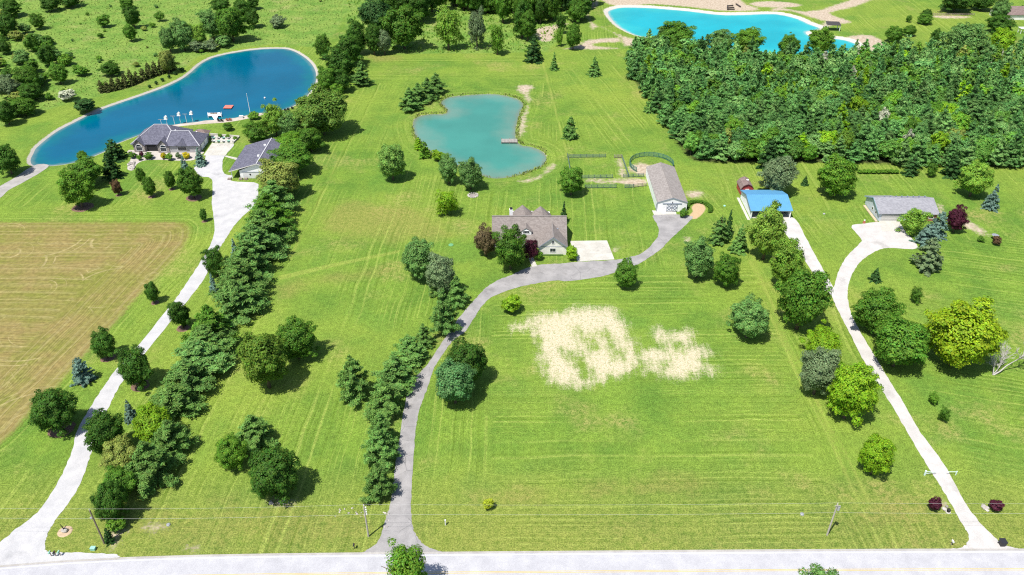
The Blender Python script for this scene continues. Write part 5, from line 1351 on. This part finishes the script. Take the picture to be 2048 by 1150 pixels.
# ------------------------------------------------------------------ fences
M_FENCE = plain('green_grey_fence', (0.10, 0.16, 0.12), 0.8, 0.2, 2.0, 0.1)
M_WIRE = plain('fence_wire', (0.17, 0.26, 0.21), 0.6, 0.1, 2.0, 0.0)
def fence(name, a, b_, nposts, label, hgt=1.3, rails=(0.35, 0.8, 1.22), mat=None, wires=6, pts=None):
    mat = mat or M_FENCE
    L = pts or [P(*a).lerp(P(*b_), i / (nposts - 1)) for i in range(nposts)]
    g = thing(name, L[0], label, 'fence')
    base = L[0]
    pm = MB().box(-.08, .08, -.08, .08, -0.05, hgt).mesh('post'); pm.materials.append(mat)
    for p in L:
        o = link('post', pm, None, g); o.location = p - base
    for z in rails:
        mb = MB()
        for i in range(len(L) - 1): mb.bar((L[i].x, L[i].y-.1, z), (L[i+1].x, L[i+1].y-.1, z), .05, .12)
        part('rail', mb, mat, g)
    if wires:
        mb = MB()
        for k in range(wires):
            z = 0.12 + k * (hgt - .15) / wires
            for i in range(len(L) - 1): mb.bar((L[i].x, L[i].y-.11, z), (L[i+1].x, L[i+1].y-.11, z), .025, .035)
        part('wire_mesh', mb, M_WIRE, g)
    return g
fence('paddock_fence', (1135,315.5), (1211,314.5), 7, 'wire fence along the far side of the paddock')
fence('paddock_fence', (1135,313), (1141,348), 6, 'wire fence down the left side of the paddock')
fence('paddock_gate', (1228.5,316), (1243,315.5), 3, 'short wooden gate at the far corner of the paddock', rails=(.3,.6,.9,1.2), mat=WOODGREY, wires=0)
fence('paddock_fence', (1244,317), (1257,353.5), 8, 'fence down the right side of the paddock')
fence('paddock_fence', (1164,356.6), (1225,356), 6, 'wire fence above the bare soil lane')
fence('paddock_fence', (1246,355), (1287,353.5), 5, 'rail fence from the paddock corner to the white barn')
fence('paddock_fence', (1170,376.4), (1232,375.8), 6, 'wire fence below the bare soil lane, left part')
fence('paddock_fence', (1249.5,375.8), (1266.5,375), 3, 'short fence panel below the lane near the barn')
fence('paddock_fence', (1267.5,375), (1292,372), 4, 'brown wooden rails joining the lane fence to the barn', mat=WOODGREY, wires=0)
ring = [Vector((47.4 + 7.4*math.cos(t), 247.8 + 7.4*math.sin(t), 0)) for t in np.linspace(-0.5, math.pi*1.22, 20)]
fence('round_pen', None, None, 0, 'curved green round pen fence behind the white barn', hgt=1.7, rails=(.25,.55,.85,1.15,1.45,1.66), mat=plain('green_pen_paint', (0.06, 0.17, 0.12), 0.6, 0.1), wires=4, pts=ring)
fence('field_fence', (1866,31), (1948,31), 22, 'far fence on posts across the field at the top right', hgt=1.2, wires=0, rails=(.5,1.0), mat=WOODGREY)

# ------------------------------------------------------------------ utility poles and wires
poles = [((209,1087),1020),((737,1073),1011),((1654,1070),1008)]
tops = []
M_POLE = plain('pole_wood', (0.20, 0.16, 0.12), 0.95, 0.25, 2.0, 0.3)
M_POLE_L = plain('grey_pole_wood', (0.38, 0.35, 0.31), 0.95, 0.2, 2.0, 0.3)
pl = ['dark utility pole at the left beside the dark tree','grey utility pole left of the asphalt drive entrance','grey utility pole with transformer on the right lawn']
for i, (b0, ty) in enumerate(poles):
    p = P(*b0); hh = height_at(p, ty); tops.append((p, hh))
    g = thing('utility_pole', p, pl[i], 'utility pole')
    part('pole', MB().tube([(p.x, p.y, -.3), (p.x, p.y, hh)], [.17, .12], 10), M_POLE if i == 0 else M_POLE_L, g)
    part('insulator', MB().tube([(p.x, p.y, hh), (p.x, p.y, hh+.3)], [.07, .05], 8), WHITEPLASTIC, g)
    if i == 1:
        for k in range(4): part('insulator', MB().box(p.x+.16, p.x+.4, p.y-.1, p.y+.1, hh-.6-k*.6, hh-.4-k*.6), WHITEPLASTIC, g)
    if i == 2:
        part('transformer', MB().tube([(p.x+.38, p.y-.1, hh-1.5), (p.x+.38, p.y-.1, hh-.6)], [.24, .24], 12), STEEL, g)
        part('crossarm', MB().bar((p.x-.5, p.y-.15, hh-.35), (p.x+.6, p.y-.15, hh-.35), .1, .12), M_POLE_L, g)
    if i == 0:
        part('bracket', MB().box(p.x-.5, p.x-.15, p.y-.1, p.y+.1, hh-2.3, hh-1.9), STEEL, g)
M_CABLE = plain('aluminium_cable', (0.5, 0.5, 0.5), 0.4, 0.05, 1.0, 0.0)
def cable(name, pts, sag, r, label):
    mb = MB(); line = []
    for a, b_ in zip(pts[:-1], pts[1:]):
        for k in range(13):
            t = k / 12; q = a.lerp(b_, t); q.z -= sag * 4 * t * (1 - t); line.append(q)
    mb.tube(line, [r] * len(line), 5)
    tag(link(name, mb.mesh(name), M_CABLE), label, 'wire')
ext0 = P(-420, 1075); ext1 = P(2600, 1068)
for k, (dz, r, lb) in enumerate(((0.3, .010, 'upper power wire strung between the utility poles'), (-2.3, .012, 'lower power wire strung between the utility poles'))):
    L = [Vector((ext0.x, ext0.y, tops[0][1] + dz))] + [Vector((p.x, p.y, hh + dz)) for p, hh in tops] + [Vector((ext1.x, ext1.y, tops[2][1] + dz))]
    cable('power_wire', L, 0.35, r, lb)

# ------------------------------------------------------------------ roadside furniture
def mailbox(px, py, mat, postmat, label, group=None, dx=0):
    p = P(px, py); g = thing('mailbox', p, label, 'mailbox', group)
    part('post', MB().box(p.x-.06, p.x+.06, p.y-.06, p.y+.06, -.05, 1.0), postmat, g)
    arc = [(p.x-.14, 0, 1.0), (p.x+.14, 0, 1.0)] + [(p.x+.14*math.cos(t), 0, 1.16+.14*math.sin(t)) for t in np.linspace(0, math.pi, 7)]
    part('box', MB().prism(arc, (0, p.y-.35, 0), (0, p.y+.2, 0)), mat, g)
    part('flag', MB().box(p.x+.145, p.x+.165, p.y-.05, p.y+.05, 1.1, 1.4), REDW, g)
mailbox(709, 1097, BLACKPLASTIC, BLACKPLASTIC, 'black mailbox left of the asphalt drive entrance')
mailbox(1902, 1090, WHITEPLASTIC, WOODGREY, 'white mailbox left of the limestone drive entrance')
mailbox(103, 1112, GREENPLASTIC, WOODGREY, 'leftmost mailbox of the three at the gravel drive entrance'); mailbox(112, 1112, BLACKPLASTIC, WOODGREY, 'middle mailbox of the three at the gravel drive entrance'); mailbox(121, 1111, GREENPLASTIC, WOODGREY, 'rightmost mailbox of the three at the gravel drive entrance')
p = P(187, 1099); g = thing('utility_box', p, 'green utility box at the verge near the left pole', 'utility box')
part('cabinet', MB().box(p.x-.4, p.x+.4, p.y-.3, p.y+.3, 0, .5), GREENPLASTIC, g); part('lid', MB().box(p.x-.44, p.x+.44, p.y-.34, p.y+.34, .51, .58), GREENPLASTIC, g)
p = P(891, 1050); g = thing('marker_post', p, 'white utility marker post right of the asphalt drive', 'post')
part('post', MB().box(p.x-.1, p.x+.1, p.y-.1, p.y+.1, -.05, 1.3), WHITEPLASTIC, g); part('cap', MB().box(p.x-.13, p.x+.13, p.y-.13, p.y+.13, 1.31, 1.42), WHITEPLASTIC, g)
p = P(2003, 1090); g = thing('waste_bin', p, 'black wheeled bin at the right of the limestone drive entrance', 'bin')
part('body', MB().add([(p.x-.4,p.y-.4,0.05),(p.x+.4,p.y-.4,0.05),(p.x+.4,p.y+.4,0.05),(p.x-.4,p.y+.4,0.05),(p.x-.5,p.y-.5,1.1),(p.x+.5,p.y-.5,1.1),(p.x+.5,p.y+.5,1.1),(p.x-.5,p.y+.5,1.1)], [(0,1,2,3),(4,5,6,7),(0,1,5,4),(1,2,6,5),(2,3,7,6),(3,0,4,7)]), BLACKPLASTIC, g)
part('lid', MB().box(p.x-.55, p.x+.55, p.y-.56, p.y+.58, 1.11, 1.2), BLACKPLASTIC, g)
for s in (-1, 1): part('wheel', MB().tube([(p.x+s*.42, p.y+.45, .12), (p.x+s*.5, p.y+.45, .12)], [.12, .12], 10), BLACKPLASTIC, g)
# cable gate across the east drive
a, b_ = P(1849, 950), P(1911, 950)
g = thing('pipe_gate', a, 'pale pipe gate across the verge of the limestone drive', 'gate')
M_GATE = plain('pale_gate_paint', (0.55, 0.66, 0.66), 0.5, 0.05)
part('post', MB().tube([(a.x, a.y, -.1), (a.x, a.y, 1.2)], [.18, .18], 10), M_GATE, g); part('post', MB().tube([(b_.x, b_.y, -.1), (b_.x, b_.y, 1.1)], [.1, .1], 10), M_GATE, g)
q = P(1871, 950); part('arm', MB().bar((a.x, a.y, .9), (q.x, q.y, .9), .09), M_GATE, g); q2 = P(1892, 950); part('arm', MB().bar((q2.x, q2.y, .9), (b_.x, b_.y, .9), .09), M_GATE, g)
part('brace', MB().bar((a.x, a.y, .3), (q.x, q.y, .85), .06), M_GATE, g)
# little lights and planters
p = P(1896, 1024); g = thing('lamp_post', p, 'dark lantern on a pale base beside the left purple shrub', 'lamp')
part('base', MB().tube([(p.x,p.y,-.02),(p.x,p.y,.15)], [.5,.45], 12), CONCRETE, g); part('lantern', MB().tube([(p.x,p.y,.15),(p.x,p.y,.7),(p.x,p.y,.95)], [.3,.35,.1], 8), DARK, g)
random.seed(4)
def rocks(cx, cy, n, sx, sy, label, s0=.15, s1=.4, name='rock', group=None):
    for i in range(n):
        p = P(cx + random.uniform(-sx, sx), cy + random.uniform(-sy, sy)); s = random.uniform(s0, s1)
        tag(link(name, MB().blob((p.x, p.y, s*.3), s*random.uniform(.8,1.3), s*random.uniform(.8,1.2), s*.6, 7, 5, .2).mesh(name), ROCK), label, 'rock', group or label)
rocks(1972, 1018, 9, 7, 6, 'pale rock in the heap beside the right purple shrub')
rocks(1890, 1016, 4, 5, 4, 'pale rock beside the left purple shrub')
rocks(557, 1005, 16, 18, 4, 'pale chunk of rubble below the dark round tree on the left lawn', .12, .38)
rocks(700, 1025, 12, 30, 9, 'scattered pale stone near the middle utility pole', .1, .25)
rocks(772, 1040, 14, 6, 16, 'pale stone edging the asphalt drive near the road', .1, .22)
for i in range(13):
    t = 6.283 * i / 13; c = P(946, 391); p = c + Vector((1.5*math.cos(t), 1.5*math.sin(t), 0))
    tag(link('fire_ring_stone', MB().blob((p.x, p.y, .12), .34, .34, .24, 7, 5, .18).mesh('fire_ring_stone'), ROCK), 'stone of the round fire ring on the lawn below the pond', 'stone', 'stones of the fire ring')
c = P(946, 391); tag(link('fire_pit_ash', MB().tube([(c.x,c.y,.004),(c.x,c.y,.05)], [1.2,1.1], 18).mesh('fire_pit_ash'), plain('ash', (0.25,0.22,0.21), .95, .3)), 'grey ash inside the ring of stones', 'ash')
c = P(902, 490); tag(link('septic_lid', MB().tube([(c.x,c.y,.004),(c.x,c.y,.14),(c.x,c.y,.2)], [.75,.7,.35], 16).mesh('septic_lid'), plain('green_lid', (0.12,0.3,0.14), .6, .1)), 'round green septic lid on the lawn left of the house', 'lid')
c = P(130, 1063); g = thing('garden_ornament', c, 'rock heap with dark ornament on the lawn by the gravel drive', 'ornament')
part('mulch_bed', MB().tube([(c.x,c.y,.004),(c.x,c.y,.07)], [1.3,1.15], 16), plain('tan_mulch', (0.4,0.3,0.2), .95, .3), g)
part('rock', MB().blob((c.x,c.y,.3), .6,.5,.4, 9,6,.15), ROCK, g)
part('figure', MB().tube([(c.x,c.y,.5),(c.x-.1,c.y,1.4),(c.x-.3,c.y,2.0)], [.1,.08,.05], 6).tube([(c.x,c.y,.7),(c.x+.6,c.y+.2,1.5)], [.07,.04], 6), DARK, g)
c = P(1425, 371+40); 
for (x, y, mat, lb) in ((1449, 412, GREENPLASTIC, 'green lid box on the lawn left of the blue barn'), (1648, 428, STEEL, 'small grey well cover on the lawn right of the blue barn'), (337, 1050, STEEL, 'pale utility cover in the lower left lawn'), (1604, 1029, STEEL, 'pale stone cover left of the right utility pole')):
    p = P(x, y); g = thing('ground_cover_box', p, lb, 'cover')
    part('rim', MB().tube([(p.x,p.y,.004),(p.x,p.y,.2)], [.4,.36], 12), mat, g); part('lid', MB().tube([(p.x,p.y,.2),(p.x,p.y,.3)], [.3,.22], 12), mat, g)
# ranch yard: red hydrant like ornament, bird bath, bed stones
p = P(1728, 446); g = thing('yard_ornament', p, 'small red and white ornament at the ranch drive corner', 'ornament')
part('body', MB().tube([(p.x,p.y,0),(p.x,p.y,.7)], [.45,.3], 10), REDW, g); part('cap', MB().blob((p.x,p.y,.9), .25,.25,.3, 8,6), WHITEPLASTIC, g)
p = P(1988, 478); g = thing('yard_swing', p, 'pale round ornament beside the brown bush right of the ranch', 'ornament')
part('post', MB().tube([(p.x,p.y,0),(p.x,p.y,1.0)], [.08,.08], 8), STEEL, g); part('bowl', MB().tube([(p.x,p.y,1.0),(p.x,p.y,1.3)], [.3,1.0], 14), STEEL, g)
T('yard_shrub','shrub',(1985,472,2004,491),'red','brown bush at the end of the ranch garden path','shrub')
T('yard_shrub','shrub',(1954,472,1970,484),'mid','tiny shrub along the ranch garden path','shrub')
for i in range(9):
    x = 1720 + i * 9.2
    T('vine_row','shrub',(x-6, 338, x+6, 347.5),'fresh','low vine in the row behind the ranch house, %s from the left' % ordw[i],'shrub','vine row behind the ranch')
# weeds round the mulch pile
random.seed(14)
for i in range(16):
    t = -0.6 + i * 0.24; c = P(1396, 421); p = c + Vector((3.6*math.cos(t)+.5, 3.9*math.sin(t)+1.2, 0))
    o = link('tall_weed', random.choice(CROWNS['shrub'])); o.location = (p.x, p.y, .45); o.scale = (.9, .9, .6); o.color = (*C['mid'], 1)
    tag(o, 'tall green weeds curving round the orange mulch pile', 'weed', 'weeds round the mulch pile')

# ------------------------------------------------------------------ dead tree
p = P(1986, 750)
g = thing('dead_tree', p, 'bare bleached dead tree at the right edge beside the golden tree', 'tree')
rg = random.Random(3); mb = MB(); tw = MB()
def branch(a, d0, L, r, lv):
    pts_, q, dv = [a], a, d0
    for k in range(4):
        dv = (dv + Vector((rg.uniform(-.25,.25), rg.uniform(-.25,.25), rg.uniform(-.12,.16)))).normalized(); q = q + dv * L / 4; pts_.append(q)
    (mb if lv < 1 else tw).tube(pts_, [max(r*q_, .028) for q_ in (1, .85, .65, .5, .3)], 6)
    if lv < 3:
        for k in range(5 if lv else 6):
            s = pts_[rg.randint(1, 4)]; dn = (dv + Vector((rg.uniform(-.9,.9), rg.uniform(-.9,.9), rg.uniform(-.2,.7)))).normalized()
            branch(s, dn, L * rg.uniform(.45,.65), r * .45, lv + 1)
branch(p, Vector((.12, .35, 1)).normalized(), 5.5, .15, 0); branch(p + Vector((.1,0,0)), Vector((.9, .25, .42)).normalized(), 7.0, .19, 0); branch(p + Vector((-.05,.1,0)), Vector((.45, .2, .8)).normalized(), 5.5, .12, 0)
part('trunk', mb, DEADWOOD, g); part('branches', tw, DEADWOOD, g)

# ------------------------------------------------------------------ the quarry pond's things
p = P(1664, 60); g = thing('open_shelter', p, 'dark flat roofed open shelter by the turquoise pond', 'shelter')
part('roof', MB().add([(p.x-3.6,p.y-2.0,3.0),(p.x+3.2,p.y-2.4,2.8),(p.x+3.6,p.y+2.4,3.3),(p.x-3.0,p.y+2.6,3.5),(p.x-3.6,p.y-2.0,3.15),(p.x+3.2,p.y-2.4,2.95),(p.x+3.6,p.y+2.4,3.45),(p.x-3.0,p.y+2.6,3.65)], [(0,1,2,3),(4,5,6,7),(0,1,5,4),(1,2,6,5),(2,3,7,6),(3,0,4,7)]), plain('dark_roofing', (0.05,0.045,0.045), .7, .1), g)
for sx, sy in ((-3.2,-1.7),(2.9,-2.0),(3.2,2.1),(-2.7,2.2)): part('post', MB().box(p.x+sx-.12, p.x+sx+.12, p.y+sy-.12, p.y+sy+.12, 0, 3.0), WHITEPAINT, g)
for i, (x0, y0, x1, y1) in enumerate(((1455,13,1466,12),(1454,17,1468,16),(1455,20,1469,19.5),(1455,12,1455,20),(1472,9,1481,15))):
    a, b_ = P(x0, y0), P(x1, y1)
    tag(link('timber', MB().bar((a.x,a.y,.3), (b_.x,b_.y,.3), .6, .6).mesh('timber'), plain('dark_timber', (0.06,0.05,0.045), .9, .2)), 'dark timber lying on the bare ground beyond the turquoise pond, %s from the left' % ordw[i], 'timber', 'timbers beyond the turquoise pond')
p = P(2044, 40); g = thing('far_house', (p.x, p.y, 0), 'far house with a brown purple roof at the top right edge', 'house')
part('wall', MB().box(p.x-12, p.x+14, p.y, p.y+10, 0, 2.8), W_WHITE, g)
for m in gable_x(p.x-12, p.x+14, p.y, p.y+10, 2.85, 5.6, .5): part('roof', m, R_BROWN, g)
window(g, p.x-8, p.x-6.5, 1, 2.1, p.y)
p = P(2044, 66); g = thing('white_pergola', p, 'white pergola by the trees at the far right edge', 'pergola')
for sx in (-1.5, 1.5):
    for sy in (-1.2, 1.2): part('post', MB().box(p.x+sx-.1, p.x+sx+.1, p.y+sy-.1, p.y+sy+.1, 0, 2.4), WHITEPAINT, g)
for k in range(5): part('slat', MB().box(p.x-1.9, p.x+1.9, p.y-1.5+k*.72, p.y-1.2+k*.72, 2.4, 2.55), WHITEPAINT, g)

# ------------------------------------------------------------------ foreground trees: their tops reach into view across the road
def fg(name, px, py, hh, r, col, label, form='thin'):
    D = None
    k = (575 - py) / FPX
    y = (CAM_H - hh) * (CO + k * SI) / (SI - k * CO)
    x = (px - 1024) / FPX * (y * CO + (CAM_H - hh) * SI)
    g = thing(name, (x, y, 0), label, 'tree')
    c = link('crown', next_crown(form), None, g); c.scale = (r, r, hh * .36); c.location = (0, 0, hh * .64); c.color = (*C[col], 1)
    t = link('trunk', TRUNKS[0], None, g); t.scale = (hh*.7, hh*.7, hh*.75)
fg('roadside_tree', 806, 1101, 13, 4.4, 'fresh', 'leafy tree top rising into view across the road at the bottom', 'thin')
fg('roadside_tree', 1655, 1141, 12, 3.6, 'silver', 'tip of a tree at the bottom right edge across the road')

# ------------------------------------------------------------------ grass that nobody could count
def tufts(name, poly, n, h0, h1, label, tint, cond=None, clump=1, w=0.5):
    pl = xy(poly, 2) if not isinstance(poly, np.ndarray) else poly
    x0, y0 = pl.min(0); x1, y1 = pl.max(0); x0, x1, y1 = max(x0, -290), min(x1, 290), min(y1, 520)
    q = np.stack([RNG.uniform(x0, x1, n * 4), RNG.uniform(y0, y1, n * 4)], 1)
    q = q[cond(q)][:n]
    k = len(q); hh = RNG.uniform(h0, h1, k)
    a = RNG.uniform(0, math.pi, k); dx, dy = np.cos(a) * w * hh, np.sin(a) * w * hh
    ln = RNG.normal(0, .3, (k, 2)) * hh[:, None]
    z0 = np.full(k, -0.05)
    v = np.stack([np.stack([q[:,0]-dx, q[:,1]-dy, z0], 1), np.stack([q[:,0]+dx, q[:,1]+dy, z0], 1),
                  np.stack([q[:,0]+ln[:,0]+dx*.8, q[:,1]+ln[:,1]+dy*.8, hh], 1), np.stack([q[:,0]+ln[:,0]-dx*.8, q[:,1]+ln[:,1]-dy*.8, hh*.85], 1)], 1).reshape(-1, 3).astype(np.float32)
    o = link(name, quads_to_mesh(name, v, [LEAF])); o.color = (*tint, 1)
    return tag(o, label, 'grass', kind='stuff')
tufts('meadow_grass', MEADOW, 16000, .15, .55, 'tall rough grass of the meadow behind the lake', (0.19, 0.26, 0.06), lambda q: sdf(q, xy(MEADOW, 1)) < -1)
tufts('wood_edge_grass', ROUGHWOOD, 6000, .3, 1.0, 'tall bright grass under the trees at the top', (0.19, 0.31, 0.05), lambda q: sdf(q, xy(ROUGHWOOD, 1)) < 0)
def pond_edge(q):
    dd = sdf(q, xy(POND, 2)); return (dd > 0.0) & (dd < 1.4)
tufts('pond_reeds', POND, 5200, .25, .75, 'pale reeds fringing the teal pond', (0.25, 0.30, 0.08), pond_edge, w=.3)
